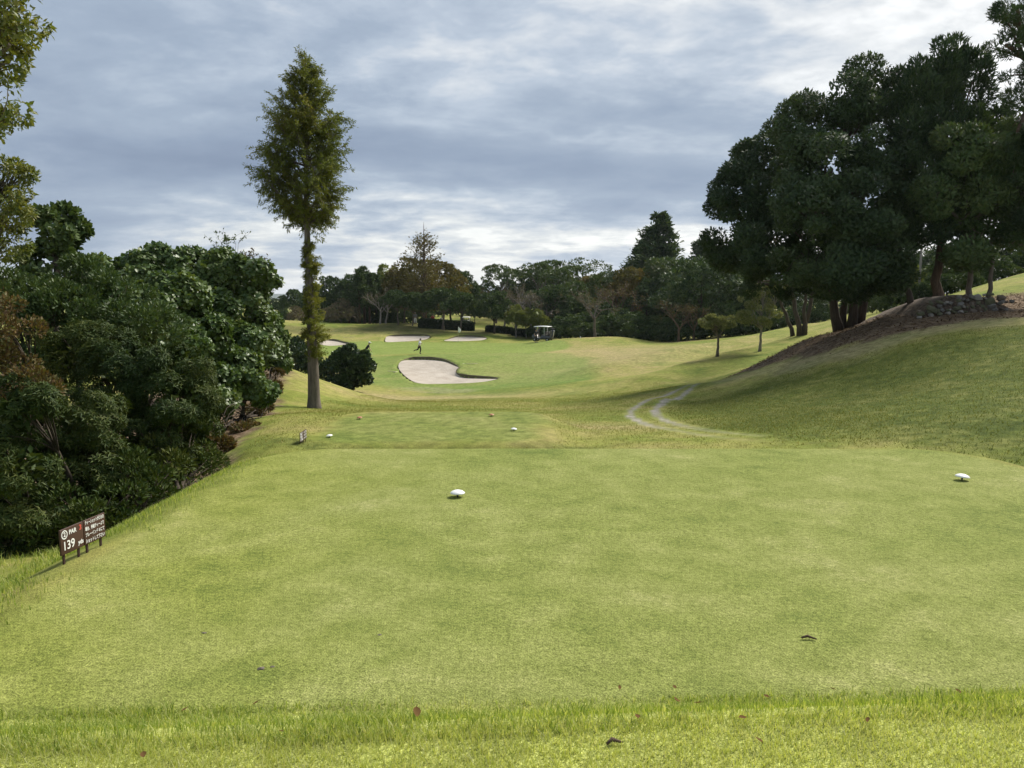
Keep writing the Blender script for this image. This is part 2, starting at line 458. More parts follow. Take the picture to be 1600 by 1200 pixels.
# ------------------------------------------------------------------ materials
def new_mat(name):
    m = bpy.data.materials.new(name); m.use_nodes = True
    t = NT(m.node_tree); t.n.clear()
    t.out = t.n.new('ShaderNodeOutputMaterial')
    return m, t
def plain(name, col, rough=0.6, var=0.12, scale=8.0, bump=0.0, metal=0.0, spec=0.4, coord='Object'):
    m, t = new_mat(name)
    tc = t.n.new('ShaderNodeTexCoord')
    n = t.noise(tc.outputs[coord], scale, 5, 0.6)
    c = t.mix(n, tuple(x*(1-var) for x in col), tuple(min(1, x*(1+var)) for x in col))
    b = t.new('ShaderNodeBsdfPrincipled', Base__Color=c, Roughness=rough, Metallic=metal)
    b.inputs['Specular IOR Level'].default_value = spec
    if bump:
        bp = t.new('ShaderNodeBump', Strength=bump, Distance=0.01, Height=n)
        t.l.new(bp.outputs[0], b.inputs['Normal'])
    t.l.new(b.outputs[0], t.out.inputs[0]); return m
LEAF_GAIN = 1.5
def leaf_mat(name, stops, rough=0.5, trans=0.25, spec=0.3, clump=None):
    """stops: colours picked per leaf"""
    m, t = new_mat(name)
    g = t.n.new('ShaderNodeNewGeometry')
    f = g.outputs['Random Per Island']
    if clump:   # patches of foliage that grow another tint
        tc = t.n.new('ShaderNodeTexCoord')
        n = t.noise(tc.outputs['Object'], clump, 3, 0.5)
        f = t.math('ADD', t.math('MULTIPLY', f, 0.5), t.math('SUBTRACT', t.math('MULTIPLY', n, 1.3), 0.4), 0, True)
    k = len(stops); stops = [tuple(min(0.6, v*LEAF_GAIN) for v in s) for s in stops]
    c = t.ramp(f, [(i/(k-1), s) for i, s in enumerate(stops)])
    b = t.new('ShaderNodeBsdfPrincipled', Base__Color=c, Roughness=rough)
    b.inputs['Specular IOR Level'].default_value = spec
    tr = t.new('ShaderNodeBsdfTranslucent', Color=t.mix(1.0, c, (1.0, 0.95, 0.45), 'MULTIPLY'))
    mx = t.new('ShaderNodeMixShader', Fac=trans)
    t.l.new(b.outputs[0], mx.inputs[1]); t.l.new(tr.outputs[0], mx.inputs[2])
    t.l.new(mx.outputs[0], t.out.inputs[0]); return m
def bark_mat(name, c1, c2, scale=6.0, bump=0.8):
    m, t = new_mat(name)
    tc = t.n.new('ShaderNodeTexCoord')
    mp = t.mapping(tc.outputs['Object'], scale=(1, 1, 0.16))
    n = t.noise(mp, scale*2.2, 6, 0.65, 0.6)
    n2 = t.noise(tc.outputs['Object'], scale*0.35, 3, 0.5)
    c = t.ramp(n, [(0.3, c1), (0.7, c2)])
    c = t.mix(t.math('MULTIPLY', n2, 0.5), c, tuple(x*0.7 for x in c2))
    b = t.new('ShaderNodeBsdfPrincipled', Base__Color=c, Roughness=0.9)
    b.inputs['Specular IOR Level'].default_value = 0.15
    bp = t.new('ShaderNodeBump', Strength=bump, Distance=0.04, Height=n)
    t.l.new(bp.outputs[0], b.inputs['Normal'])
    t.l.new(b.outputs[0], t.out.inputs[0]); return m

# ------------------------------------------------------------------ ground
rows = np.concatenate([np.arange(-6, 2.2, 0.35), np.arange(2.2, 12.4, 0.075), np.arange(12.4, 32, 0.15), np.arange(32, 58, 0.3),
                       np.arange(58, 78, 0.22), np.arange(78, 132, 0.45), np.arange(132, 235, 2.5), 235*1.12**np.arange(0, 34)])
uc = np.concatenate([-np.geomspace(0.76, 2.6, 22)[::-1], np.arange(-0.755, 0.756, 0.0042), np.geomspace(0.76, 2.6, 22)])
GY, GU = np.meshgrid(rows, uc, indexing='ij')
GX = GU*(GY+10)
GZ = surf(GX, GY)
nr, nc = GX.shape
idx = np.arange(nr*nc).reshape(nr, nc)
F = np.stack([idx[:-1, :-1], idx[:-1, 1:], idx[1:, 1:], idx[1:, :-1]], -1).reshape(-1, 4)
gme = np_mesh('ground', np.stack([GX, GY, GZ], -1).reshape(-1, 3), F, True)
def blur_in(sd, w): return 1-sstep(-w, w, sd)
wob = (fbm(GX*0.5, GY*0.5, 71, 4)-0.47)
wob2 = (fbm(GX*2.3, GY*2.3, 91, 3)-0.44)
r_tee = np.maximum(blur_in(tee_sd(GX, GY)+wob*0.5+wob2*0.2+0.25, 0.12)*sstep(-0.05, 0.02, GY-bank_far(GX)), 0)
r_tee2 = blur_in(tee2_sd(GX, GY)+wob*1.3+wob2*0.3+0.15, 0.35)*0.75
r_bank2 = np.exp(-((tee2_sd(GX, GY)-0.55)/0.5)**2)*(GY < 17.2)
r_green = blur_in(poly_sd(GREEN, GX, GY), 0.5)
r_apron = blur_in(poly_sd(APRON, GX, GY)+wob*2, 1.2)
r_dirt = np.maximum(blur_in(poly_sd(DIRT_R, GX, GY)+wob*3+wob2*0.8, 0.45), blur_in(poly_sd(DIRT_L, GX, GY)+wob*1.5+wob2*0.7, 0.3))
r_straw = blur_in(poly_sd(STRAW_R, GX, GY)+wob*2.6+wob2*0.8, 0.9)
for c, r in BARE:
    r_straw = np.maximum(r_straw, blur_in(np.hypot((GX-c[0]), (GY-c[1])*0.8)-r*0.6+wob*5+wob2*2, 0.8))
r_slope_shade = blur_in(poly_sd(SHADE_R, GX, GY)+wob*2.0, 1.6)
r_track = np.zeros_like(GX)
for L in TRACK:
    dd = line_d(L, GX, GY)+wob2*0.10+wob*0.25
    r_track = np.maximum(r_track, 1-sstep(0.05, 0.17, dd))
fade = (0.25*sstep(15.5, 18, GY)+0.75*sstep(20.0, 24.5, GY))*(1-sstep(33, 41, GY))
r_track *= fade
r_rough = sstep(0, 0.1, bank_far(GX)-GY)*(GY < 6)
r_mound = np.clip(blur_in(poly_sd(MOUND, GX, GY)+wob*4, 1.5), 0, 1)
r_dryv = sum(np.exp(-(((GX-c[0])/a_)**2+((GY-c[1])/b__)**2)) for c, a_, b__ in DRY)
for nm, comp in (('region_a', (r_tee, r_green, r_dirt, r_track)), ('region_b', (r_straw, r_slope_shade, r_apron, r_rough)), ('region_c', (r_mound, r_dryv, r_tee2, r_bank2))):
    at_ = gme.attributes.new(nm, 'FLOAT_COLOR', 'POINT')
    at_.data.foreach_set('color', np.stack(comp, -1).astype(np.float32).ravel())

gm, t = new_mat('turf')
geo = t.n.new('ShaderNodeNewGeometry'); P = geo.outputs['Position']
aA = t.n.new('ShaderNodeAttribute'); aA.attribute_name = 'region_a'
aB = t.n.new('ShaderNodeAttribute'); aB.attribute_name = 'region_b'
aC = t.n.new('ShaderNodeAttribute'); aC.attribute_name = 'region_c'
sC = t.new('ShaderNodeSeparateColor', Color=aC.outputs['Color'])
sA = t.new('ShaderNodeSeparateColor', Color=aA.outputs['Color']); sB = t.new('ShaderNodeSeparateColor', Color=aB.outputs['Color'])
nbig = t.noise(P, 0.10, 2, 0.55, 0.4)
nmid = t.noise(P, 0.55, 3, 0.6, 0.4)
nsm = t.noise(P, 3.2, 3, 0.62, 0.2)
nfine = t.noise(P, 26.0, 2, 0.7)
mp = t.mapping(P, scale=(1, 1, 1))
nblade = t.noise(mp, 105.0, 1, 0.75)
# fairway / rough: green through olive to dormant straw
f = t.math('ADD', t.math('MULTIPLY', nbig, 0.55), t.math('MULTIPLY', nmid, 0.45))
fair = t.ramp(f, [(0.36, (0.115, 0.155, 0.028)), (0.46, (0.172, 0.195, 0.040)), (0.54, (0.232, 0.228, 0.062)), (0.64, (0.285, 0.245, 0.095))])
f2 = t.math('ADD', t.math('MULTIPLY', nmid, 0.45), t.math('ADD', t.math('MULTIPLY', nsm, 0.35), t.math('MULTIPLY', nfine, 0.20)))
tee = t.ramp(f2, [(0.34, (0.130, 0.165, 0.038)), (0.46, (0.185, 0.212, 0.054)), (0.56, (0.220, 0.240, 0.072)), (0.72, (0.31, 0.30, 0.13))])
sepP = t.new('ShaderNodeSeparateXYZ', Vector=P)
yel = t.math('SMOOTH_MIN', t.math('MULTIPLY', t.math('SUBTRACT', 1.2, t.math('ADD', sepP.outputs[0], t.math('MULTIPLY', nmid, 4.0))), 0.22), 1.0, 0.2)
yel = t.math('MAXIMUM', yel, 0.0)
tee = t.mix(t.math('MULTIPLY', yel, 0.7), tee, t.mix(1.0, tee, (1.06, 1.0, 0.60), 'MULTIPLY'))
green = t.ramp(nmid, [(0.3, (0.150, 0.205, 0.042)), (0.7, (0.200, 0.240, 0.062))])
apron = t.ramp(f, [(0.35, (0.125, 0.190, 0.040)), (0.65, (0.200, 0.225, 0.070))])
slope_shade = t.ramp(f2, [(0.38, (0.052, 0.078, 0.013)), (0.5, (0.090, 0.112, 0.022)), (0.62, (0.145, 0.150, 0.044))])  # shade of the hill face painted in as a darker green
dirt = t.ramp(t.math('ADD', t.math('MULTIPLY', nsm, 0.5), t.math('MULTIPLY', nfine, 0.5)), [(0.35, (0.070, 0.044, 0.026)), (0.52, (0.150, 0.105, 0.066)), (0.70, (0.29, 0.22, 0.15))])
straw = t.ramp(nsm, [(0.3, (0.22, 0.19, 0.11)), (0.7, (0.36, 0.31, 0.21))])
grav = t.ramp(nfine, [(0.3, (0.19, 0.175, 0.155)), (0.7, (0.36, 0.335, 0.30))])
rough = t.ramp(nblade, [(0.3, (0.26, 0.295, 0.070)), (0.7, (0.38, 0.40, 0.125))])
c = t.mix(sB.outputs[1], fair, slope_shade)
c = t.mix(t.math('MULTIPLY', sC.outputs[1], t.math('ADD', nmid, 0.3), 0, True), c, t.ramp(nsm, [(0.3, (0.26, 0.215, 0.095)), (0.7, (0.34, 0.28, 0.14))]))
c = t.mix(t.math('MULTIPLY', sC.outputs[0], 0.8), c, t.ramp(nmid, [(0.35, (0.085, 0.090, 0.030)), (0.65, (0.150, 0.135, 0.055))]))
c = t.mix(t.math('MULTIPLY', sB.outputs[2], 0.8), c, apron)
c = t.mix(sA.outputs[0], c, tee)
c = t.mix(sC.outputs[2], c, t.ramp(f2, [(0.36, (0.110, 0.150, 0.034)), (0.5, (0.150, 0.188, 0.046)), (0.64, (0.205, 0.225, 0.072))]))
c = t.mix(t.math('MULTIPLY', aC.outputs['Alpha'], 0.8), c, t.ramp(nsm, [(0.35, (0.055, 0.075, 0.016)), (0.65, (0.12, 0.135, 0.035))]))
c = t.mix(sA.outputs[1], c, green)
c = t.mix(t.math('MULTIPLY', sB.outputs[0], 0.38), c, straw)
c = t.mix(sA.outputs[2], c, dirt)
c = t.mix(t.math('MULTIPLY', aA.outputs['Alpha'], t.math('ADD', 0.45, t.math('MULTIPLY', nsm, 0.8), 0, True)), c, grav)
c = t.mix(aB.outputs['Alpha'], c, rough)
grain = t.ramp(nblade, [(0.25, 0.45), (0.5, 1.0), (0.75, 1.5)])
c = t.mix(1.0, c, grain, 'MULTIPLY')
c = t.mix(0.40, c, t.mix(1.0, c, t.ramp(nfine, [(0.3, 0.55), (0.7, 1.4)]), 'MULTIPLY'))
c = t.mix(t.math('SUBTRACT', 0.6, t.math('MULTIPLY', sA.outputs[0], 0.45)), c, t.mix(1.0, c, t.ramp(nsm, [(0.32, 0.62), (0.68, 1.34)]), 'MULTIPLY'))
b = t.new('ShaderNodeBsdfPrincipled', Base__Color=c, Roughness=0.95)
b.inputs['Specular IOR Level'].default_value = 0.08
h = t.math('ADD', t.math('MULTIPLY', nblade, 0.5), t.math('ADD', t.math('MULTIPLY', nfine, 0.8), nsm))
bp = t.new('ShaderNodeBump', Strength=0.5, Distance=0.025, Height=h)
t.l.new(bp.outputs[0], b.inputs['Normal'])
t.l.new(b.outputs[0], t.out.inputs[0])
ground = link('ground', gme, gm)
tag(ground, 'rolling golf course ground of mown turf', None, None, 'structure')

# ------------------------------------------------------------------ vegetation helpers
def unit(v): return v/(np.linalg.norm(v, axis=-1, keepdims=True)+1e-9)
def rand_dirs(rng, n): return unit(rng.normal(size=(n, 3)))
def leaf_geo(mb, rng, P, D, N, L, Wd, fold=0.12, droop=0.06, shape='diamond'):
    D = unit(D); S = unit(np.cross(D, N)); Nn = np.cross(S, D)
    L = np.broadcast_to(L, (len(P),))[:, None]; Wd = np.broadcast_to(Wd, (len(P),))[:, None]
    n = len(P)
    if shape == 'diamond':
        V = np.stack([P, P+D*L*.45+S*Wd*.5+Nn*Wd*fold, P+D*L-Nn*L*droop, P+D*L*.45-S*Wd*.5+Nn*Wd*fold], 1)
        k = 4; tri = np.array([(0, 1, 2), (0, 2, 3)])
    else:  # broad round leaf
        V = np.stack([P, P+D*L*.12+S*Wd*.40, P+D*L*.55+S*Wd*.5-Nn*Wd*fold, P+D*L-Nn*L*droop, P+D*L*.55-S*Wd*.5-Nn*Wd*fold, P+D*L*.12-S*Wd*.40], 1)
        k = 6; tri = np.array([(0, 1, 2), (0, 2, 3), (0, 3, 4), (0, 4, 5)])
    T = (np.arange(n)[:, None, None]*k+tri[None]).reshape(-1, 3)
    mb.add(V.reshape(-1, 3), T)
def lobe_clumps(rng, lobes, per_m2, rc, flat=0.8, cull=0.62, low=-0.35):
    """clump centres on the skin of the lobes (each lobe: cx cy cz rx ry rz)"""
    out = []
    lobes = np.asarray(lobes, float)
    for i, l in enumerate(lobes):
        area = 4*math.pi*((l[3]*l[4])**1.6/3+(l[3]*l[5])**1.6/3+(l[4]*l[5])**1.6/3)**(1/1.6)
        n = max(6, int(area*per_m2))
        d = rand_dirs(rng, n); d = d[d[:, 2] > low]
        p = l[:3]+d*l[3:6]*rng.uniform(0.72, 1.02, (len(d), 1))
        keep = np.ones(len(p), bool)
        for j, m in enumerate(lobes):
            if j != i: keep &= (((p-m[:3])/m[3:6])**2).sum(1) > cull
        p = p[keep]; d = d[keep]
        r = rc*rng.uniform(0.65, 1.35, len(p))
        out.append(np.column_stack([p, r, r, r*flat, d]))
    return np.concatenate(out)
def clump_leaves(mb, rng, C, n, L, asp, out=0.7, up=0.25, rnd=0.6, droop=0.06, shape='diamond', rosette=0, flatn=0.6, inner=0.35):
    """n leaves over the clumps C (cx cy cz rx ry rz dx dy dz)"""
    w = C[:, 3]**2; w = w/w.sum()
    k = rng.choice(len(C), n, p=w)
    d = rand_dirs(rng, n)
    f = (d*C[k, 6:9]).sum(1)
    flip = (f < -0.35) & (rng.random(n) < 0.85)
    d[flip] *= -1
    P = C[k, :3]+d*C[k, 3:6]*(1-inner*rng.random((n, 1))**1.6)
    o = unit(d*0.8+C[k, 6:9]*0.4)
    if rosette:
        m = rosette
        ax = unit(o*0.8+np.array([0, 0, up])+rand_dirs(rng, n)*0.35)
        a = unit(np.cross(ax, rand_dirs(rng, n))); bb = np.cross(ax, a)
        for j in range(m):
            th = 2*math.pi*(j+rng.random(n)*0.5)/m
            e = np.cos(th)[:, None]*a+np.sin(th)[:, None]*bb
            D = unit(e*0.9+ax*rng.uniform(0.1, 0.7, (n, 1)))
            l = L*rng.uniform(0.7, 1.2, n)
            leaf_geo(mb, rng, P+ax*rng.uniform(-.3, .3, (n, 1))*L, D, ax, l, l*asp, droop=droop*3, shape=shape)
        return
    D = unit(o*out+np.array([0, 0, up])+rand_dirs(rng, n)*rnd)
    N = unit(o*flatn+np.array([0, 0, 0.5])+rand_dirs(rng, n)*(0.5 if flatn < 1 else 0.38))
    l = L*rng.uniform(0.65, 1.3, n)
    leaf_geo(mb, rng, P, D, N, l, l*asp, droop=droop, shape=shape)
def bend(a, b, rng, sag=0.1, n=6, up=0.0):
    a = np.asarray(a, float); b = np.asarray(b, float); L = np.linalg.norm(b-a)
    m = (a+b)/2+rng.normal(size=3)*L*sag+np.array([0, 0, up*L])
    t = np.linspace(0, 1, n)[:, None]
    return a*(1-t)**2+2*m*t*(1-t)+b*t*t
def limbs(mb, rng, trunk_top, targets, r0, r1=0.03, sides=5, sag=0.08, up=0.1, n=6):
    for tp in targets:
        pts = bend(trunk_top, tp, rng, sag, n, up)
        mb.tube(pts, np.linspace(r0, r1, n), sides)
def flare(rng, p0, p1, r0, r1, n=9, wob=0.03, flare_k=0.5):
    t = np.linspace(0, 1, n); p0 = np.asarray(p0, float); p1 = np.asarray(p1, float)
    pts = p0+(p1-p0)*t[:, None]
    L = np.linalg.norm(p1-p0)
    pts[1:-1] += rng.normal(size=(n-2, 3))*np.array([1, 1, 0])*L*wob
    rad = r0+(r1-r0)*t + r0*flare_k*np.exp(-t*n*0.9)
    pts[0, 2] -= 0.25
    return pts, rad
def tree_things(name, label, cat, base, trunk_mb, trunk_mat, crown_mb, crown_mat, group=None, rz=0, scale=1.0, smooth=True):
    root = empty(name, base, rz, scale)
    if trunk_mb is not None: trunk_mb.build('trunk', trunk_mat, root, smooth)
    if crown_mb is not None: crown_mb.build('crown', crown_mat, root)
    tag(root, label, cat, group); return root

M_BARK_GREY = bark_mat('bark_grey', (0.055, 0.045, 0.036), (0.21, 0.18, 0.15))
M_BARK_DARK = bark_mat('bark_dark', (0.030, 0.024, 0.019), (0.105, 0.085, 0.065))
M_BARK_PALE = bark_mat('bark_pale', (0.14, 0.125, 0.11), (0.34, 0.31, 0.275))
M_BARK_BROWN = bark_mat('bark_brown', (0.055, 0.036, 0.026), (0.17, 0.12, 0.085))
M_LEAF_DARK = leaf_mat('leaf_evergreen_dark', [(0.016, 0.032, 0.013), (0.030, 0.053, 0.020), (0.050, 0.077, 0.027), (0.068, 0.094, 0.033)], 0.6, 0.20, 0.16)
M_LEAF_HILL = leaf_mat('leaf_hill_evergreen', [(0.010, 0.023, 0.010), (0.021, 0.039, 0.014), (0.038, 0.060, 0.020), (0.056, 0.078, 0.026)], 0.55, 0.22, 0.25, clump=0.35)
M_LEAF_TALL = leaf_mat('leaf_redwood', [(0.048, 0.070, 0.015), (0.085, 0.108, 0.021), (0.120, 0.135, 0.028), (0.165, 0.130, 0.033)], 0.6, 0.36, 0.2, clump=0.45)
M_LEAF_SHOOT = leaf_mat('leaf_shoots', [(0.060, 0.075, 0.014), (0.100, 0.120, 0.020), (0.150, 0.155, 0.030), (0.135, 0.105, 0.035)], 0.6, 0.35, 0.2, clump=0.8)
M_LEAF_SHRUB = leaf_mat('leaf_shrub', [(0.012, 0.026, 0.007), (0.024, 0.042, 0.010), (0.046, 0.062, 0.013), (0.078, 0.084, 0.018)], 0.55, 0.18, 0.14, clump=0.5)
M_LEAF_KUDZU = leaf_mat('leaf_kudzu', [(0.026, 0.052, 0.014), (0.046, 0.080, 0.020), (0.074, 0.108, 0.028), (0.105, 0.130, 0.036)], 0.42, 0.25, 0.34, clump=0.5)
M_LEAF_RUST = leaf_mat('leaf_rusty', [(0.050, 0.032, 0.016), (0.085, 0.055, 0.022), (0.075, 0.080, 0.024), (0.12, 0.07, 0.03)], 0.6, 0.25, 0.2)
M_LEAF_BRIGHT = leaf_mat('leaf_bright', [(0.040, 0.065, 0.014), (0.075, 0.100, 0.020), (0.115, 0.125, 0.026), (0.150, 0.130, 0.028)], 0.45, 0.40, 0.35, clump=1.0)
M_LEAF_MID = leaf_mat('leaf_mid', [(0.022, 0.045, 0.014), (0.040, 0.068, 0.020), (0.060, 0.085, 0.026), (0.080, 0.095, 0.030)], 0.5, 0.22, 0.25, clump=0.4)
M_LEAF_LIGHT = leaf_mat('leaf_light', [(0.060, 0.085, 0.022), (0.095, 0.120, 0.030), (0.130, 0.145, 0.038), (0.16, 0.15, 0.04)], 0.55, 0.3, 0.2, clump=0.4)
M_LEAF_GOLD = leaf_mat('leaf_golden', [(0.045, 0.050, 0.014), (0.070, 0.066, 0.018), (0.095, 0.080, 0.022), (0.110, 0.075, 0.026)], 0.6, 0.3, 0.2, clump=0.3)
M_LEAF_GREYBROWN = leaf_mat('leaf_withered', [(0.070, 0.055, 0.038), (0.105, 0.085, 0.058), (0.085, 0.085, 0.042), (0.13, 0.10, 0.07)], 0.7, 0.2, 0.15)
M_LEAF_SAGE = leaf_mat('leaf_sage', [(0.085, 0.105, 0.045), (0.130, 0.150, 0.066), (0.165, 0.178, 0.085), (0.19, 0.19, 0.10)], 0.6, 0.35, 0.2)
M_LEAF_BUSH = leaf_mat('leaf_round_bush', [(0.010, 0.022, 0.010), (0.020, 0.040, 0.016), (0.036, 0.060, 0.022), (0.055, 0.080, 0.030)], 0.40, 0.12, 0.45)

def lobes_from_px(L, base, yk=0.85):
    o = []
    for px, py, d, rx, rz in L:
        c = at(px, py, d)-Vector(base); a = rx/FPX*d; b_ = rz/FPX*d
        o.append((c.x, c.y, c.z, a, (a+b_)/2*yk, b_))
    return np.array(o)

# ------------------------------------------------------------------ the tall redwood on the mound
def tall_tree():
    rng = np.random.default_rng(19)
    base = on(491, 638, 24); d = base.y
    def loc(px, py, dd=0.0): return np.array(at(px, py, d+dd)-base)
    trunk = MB(); crown = MB(); shoots = MB()
    axis_px = [(491, 642), (490.5, 620), (489.5, 580), (487, 520), (484, 450), (480.5, 380), (479, 330), (478, 270), (477, 210), (476, 150), (476, 84)]
    width = [12.6, 9.4, 8.4, 7.0, 5.7, 4.7, 3.9, 3.0, 2.1, 1.3, 0.3]
    ax = smooth_line([loc(a, b) for a, b in axis_px], 4)
    rad = np.interp(np.linspace(0, 1, len(ax)), np.linspace(0, 1, len(width)), width)/FPX*d
    ax[0, 2] -= 0.3
    trunk.tube(ax, rad, 14)
    def axis_at(py):
        z = loc(480, py)[2]; i = np.searchsorted(ax[:, 2], z); i = min(max(i, 1), len(ax)-1)
        t = (z-ax[i-1, 2])/(ax[i, 2]-ax[i-1, 2]); return ax[i-1]*(1-t)+ax[i]*t
    # ascending branches; reach follows the crown outline seen in the photo
    prof_y = [90, 120, 150, 180, 210, 240, 270, 300, 320, 345]
    prof_w = [6, 22, 40, 52, 62, 70, 76, 66, 46, 12]
    SP_, SD_, SN_ = [], [], []
    for i in range(110):
        yt = 345-255*(i/109)**0.95+rng.uniform(-5, 5)          # height of the branch tip, in photo rows
        reach = np.interp(yt, prof_y, prof_w)*rng.uniform(0.45, 1.08)/FPX*d
        th = rng.uniform(0, 2*math.pi)
        y0 = min(yt+rng.uniform(30, 75)*(0.4+reach/3), 352)
        a = axis_at(y0); tipz = loc(480, max(yt, 84))[2]
        tip = np.array([ax[0, 0]*0+axis_at(max(yt, 90))[0]+math.cos(th)*reach, axis_at(max(yt, 90))[1]+math.sin(th)*reach*0.9, tipz])
        pts = bend(a, tip, rng, 0.05, 7, -0.08)
        r0 = 0.02+0.035*reach/2.2
        trunk.tube(pts, np.linspace(r0, 0.008, 7), 5)
        nt = int(8+reach*10)
        for _ in range(nt):
            s = rng.uniform(0.28, 1.0); q = pts[0]+0
            f = s*(len(pts)-1); k = int(min(f, len(pts)-2)); q = pts[k]*(1-(f-k))+pts[k+1]*(f-k)
            out = unit(np.array([math.cos(th), math.sin(th), 0.35])+rng.normal(size=3)*0.65)
            L = rng.uniform(0.35, 0.85)*(0.7 if yt < 150 else 1)
            e = q+out*L+np.array([0, 0, -0.14*L])
            tw = bend(q, e, rng, 0.1, 4, 0.1)
            trunk.tube(tw, [0.010, 0.008, 0.006, 0.004], 3, cap=False)
            m = int(64*L)
            u = rng.uniform(0.15, 1.05, m)[:, None]
            p = q*(1-u)**2+2*(tw[1]*1.0)*u*(1-u)+e*u*u if False else q+(e-q)*u+rng.normal(size=(m, 3))*0.03
            SP_.append(p); SD_.append(np.tile(out, (m, 1))*0.75+rng.normal(size=(m, 3))*0.55+np.array([0, 0, -0.15])); SN_.append(np.tile([0, 0, 1.0], (m, 1))+rng.normal(size=(m, 3))*0.5)
    P = np.concatenate(SP_); l = rng.uniform(0.06, 0.135, len(P))
    leaf_geo(crown, rng, P, np.concatenate(SD_), np.concatenate(SN_), l, l*0.32, droop=0.25)
    # tufts of young shoots hugging the trunk
    SP_, SD_ = [], []
    tufts = [(384, 6, 9, 1), (398, 9, 14, .3), (412, 6, 17, .5), (421, 5, 12, .9), (436, 7, 10, .9), (452, 8, 14, .2), (468, 9, 19, .2), (485, 8, 18, .5), (500, 7, 24, .15), (516, 8, 21, .6), (530, 7, 26, .4), (545, 9, 20, .6), (556, 5, 12, .6)]
    for py, hh, ww, asym in tufts:
        c = axis_at(py)
        for _ in range(21):
            th = rng.uniform(0, 2*math.pi)
            w = ww*0.95*(1.2 if math.cos(th) > 0 else 0.45+asym*0.5)/FPX*d
            q = c+np.array([0, 0, rng.uniform(-hh, hh)/FPX*d])
            out = unit(np.array([math.cos(th), math.sin(th), rng.uniform(-0.2, 0.5)]))
            L = w*rng.uniform(0.5, 1.15)
            e = q+out*L+np.array([0, 0, -0.12*L])
            shoots.tube(bend(q, e, rng, 0.06, 4, 0.1), [0.009, 0.007, 0.005, 0.003], 3, cap=False)
            m = int(40+80*L)
            u = rng.uniform(0.2, 1.05, m)[:, None]
            SP_.append(q+(e-q)*u+rng.normal(size=(m, 3))*0.035); SD_.append(np.tile(out*0.5, (m, 1))+rng.normal(size=(m, 3))*0.55+np.array([0, 0, -0.15]))
    P = np.concatenate(SP_); l = rng.uniform(0.05, 0.12, len(P))
    leaf_geo(shoots, rng, P, np.concatenate(SD_), rng.normal(size=(len(P), 3))*0.6+np.array([0, 0, 1]), l, l*0.33, droop=0.2)
    root = tree_things('redwood_tree', 'very tall slender redwood tree standing alone on the mound, feathery crown high up', 'tree', base, trunk, M_BARK_GREY, crown, M_LEAF_TALL)
    s = shoots.build('trunk_shoots', M_LEAF_SHOOT, root); s['label'] = 'yellow green tufts of young shoots along the trunk'
tall_tree()

# ------------------------------------------------------------------ big evergreens on the right hill
STEM_K = 0.78
def big_evergreen(name, label, base_px, stems, lobes_px, leafn, mat, seed, L=0.19, asp=0.5, per=0.62, rc=0.80, d0=30, r0=0.28, rosette=0, up=0.25, bark=M_BARK_DARK, fork=2.2, flatn=1.2, inner_fill=50, low=-0.8, flat=0.75, out=0.2):
    rng = np.random.default_rng(seed)
    base = on(*base_px, d0)
    lob = lobes_from_px(lobes_px, base); lob[:, 3:6] *= 0.87
    trunk = MB(); crown = MB()
    C = lobe_clumps(rng, lob, per, rc, flat, low=low)
    C[:, 3:6] *= rng.uniform(0.7, 1.15, (len(C), 1))
    clump_leaves(crown, rng, C, int(leafn*0.82), L, asp, rosette=rosette, up=up, out=out, flatn=flatn, rnd=0.7)
    # sparse big inner leaves that make the middle of the crown dense
    for l in lob:
        n = inner_fill; dd = rand_dirs(rng, n)
        P = l[:3]+dd*l[3:6]*rng.uniform(0.15, 0.7, (n, 1))
        leaf_geo(crown, rng, P, rand_dirs(rng, n), rand_dirs(rng, n), rng.uniform(0.25, 0.42, n), rng.uniform(0.14, 0.22, n))
    tops = []
    for k, (dx, dy, tx, ty, h, rr) in enumerate(stems):
        pts, rad = flare(rng, (dx, dy, ground_z(base.x+dx, base.y+dy)-base.z), (tx, ty, h), rr*STEM_K, rr*STEM_K*0.62, 9, 0.012)
        trunk.tube(pts, rad, 10); tops.append(np.array([tx, ty, h, rr*0.6]))
    for l in lob:
        tp = min(tops, key=lambda q: np.linalg.norm(q[:3]-l[:3]))
        pts = bend(tp[:3]-np.array([0, 0, 0.3]), l[:3], rng, 0.07, 7, 0.05)
        trunk.tube(pts, np.linspace(tp[3]*0.8, 0.07, 7), 6)
        near = C[np.argsort(np.linalg.norm(C[:, :3]-l[:3], axis=1))[:14]]
        limbs(trunk, rng, pts[4], near[rng.choice(len(near), min(7, len(near)), replace=False), :3], 0.06, 0.015, 4)
    return tree_things(name, label, 'tree', base, trunk, bark, crown, mat)

big_evergreen('evergreen_tree', 'broad dark evergreen with forked trunks, leftmost of the big trees on the hill', (1250, 524), 
    [(0, 0, -1.1, 0.3, 5.4, 0.24), (0.5, 0.4, 1.3, 0.4, 5.6, 0.22), (-0.35, 0.5, -2.2, 0.6, 4.6, 0.18), (0.25, -0.2, 0.3, -0.2, 5.4, 0.2)],
    [(1150, 335, 41, 46, 48), (1185, 265, 41.5, 38, 42), (1200, 385, 39.5, 55, 52), (1235, 300, 40, 60, 60), (1165, 405, 41.5, 38, 42), (1225, 425, 41, 55, 36), (1270, 380, 40, 55, 60), (1225, 225, 42, 42, 38), (1205, 446, 40.5, 40, 22), (1255, 448, 41, 46, 22), (1165, 298, 41.3, 42, 40), (1148, 382, 41.3, 40, 40), (1200, 245, 41.8, 40, 38)],
    80000, M_LEAF_HILL, 21, d0=30)
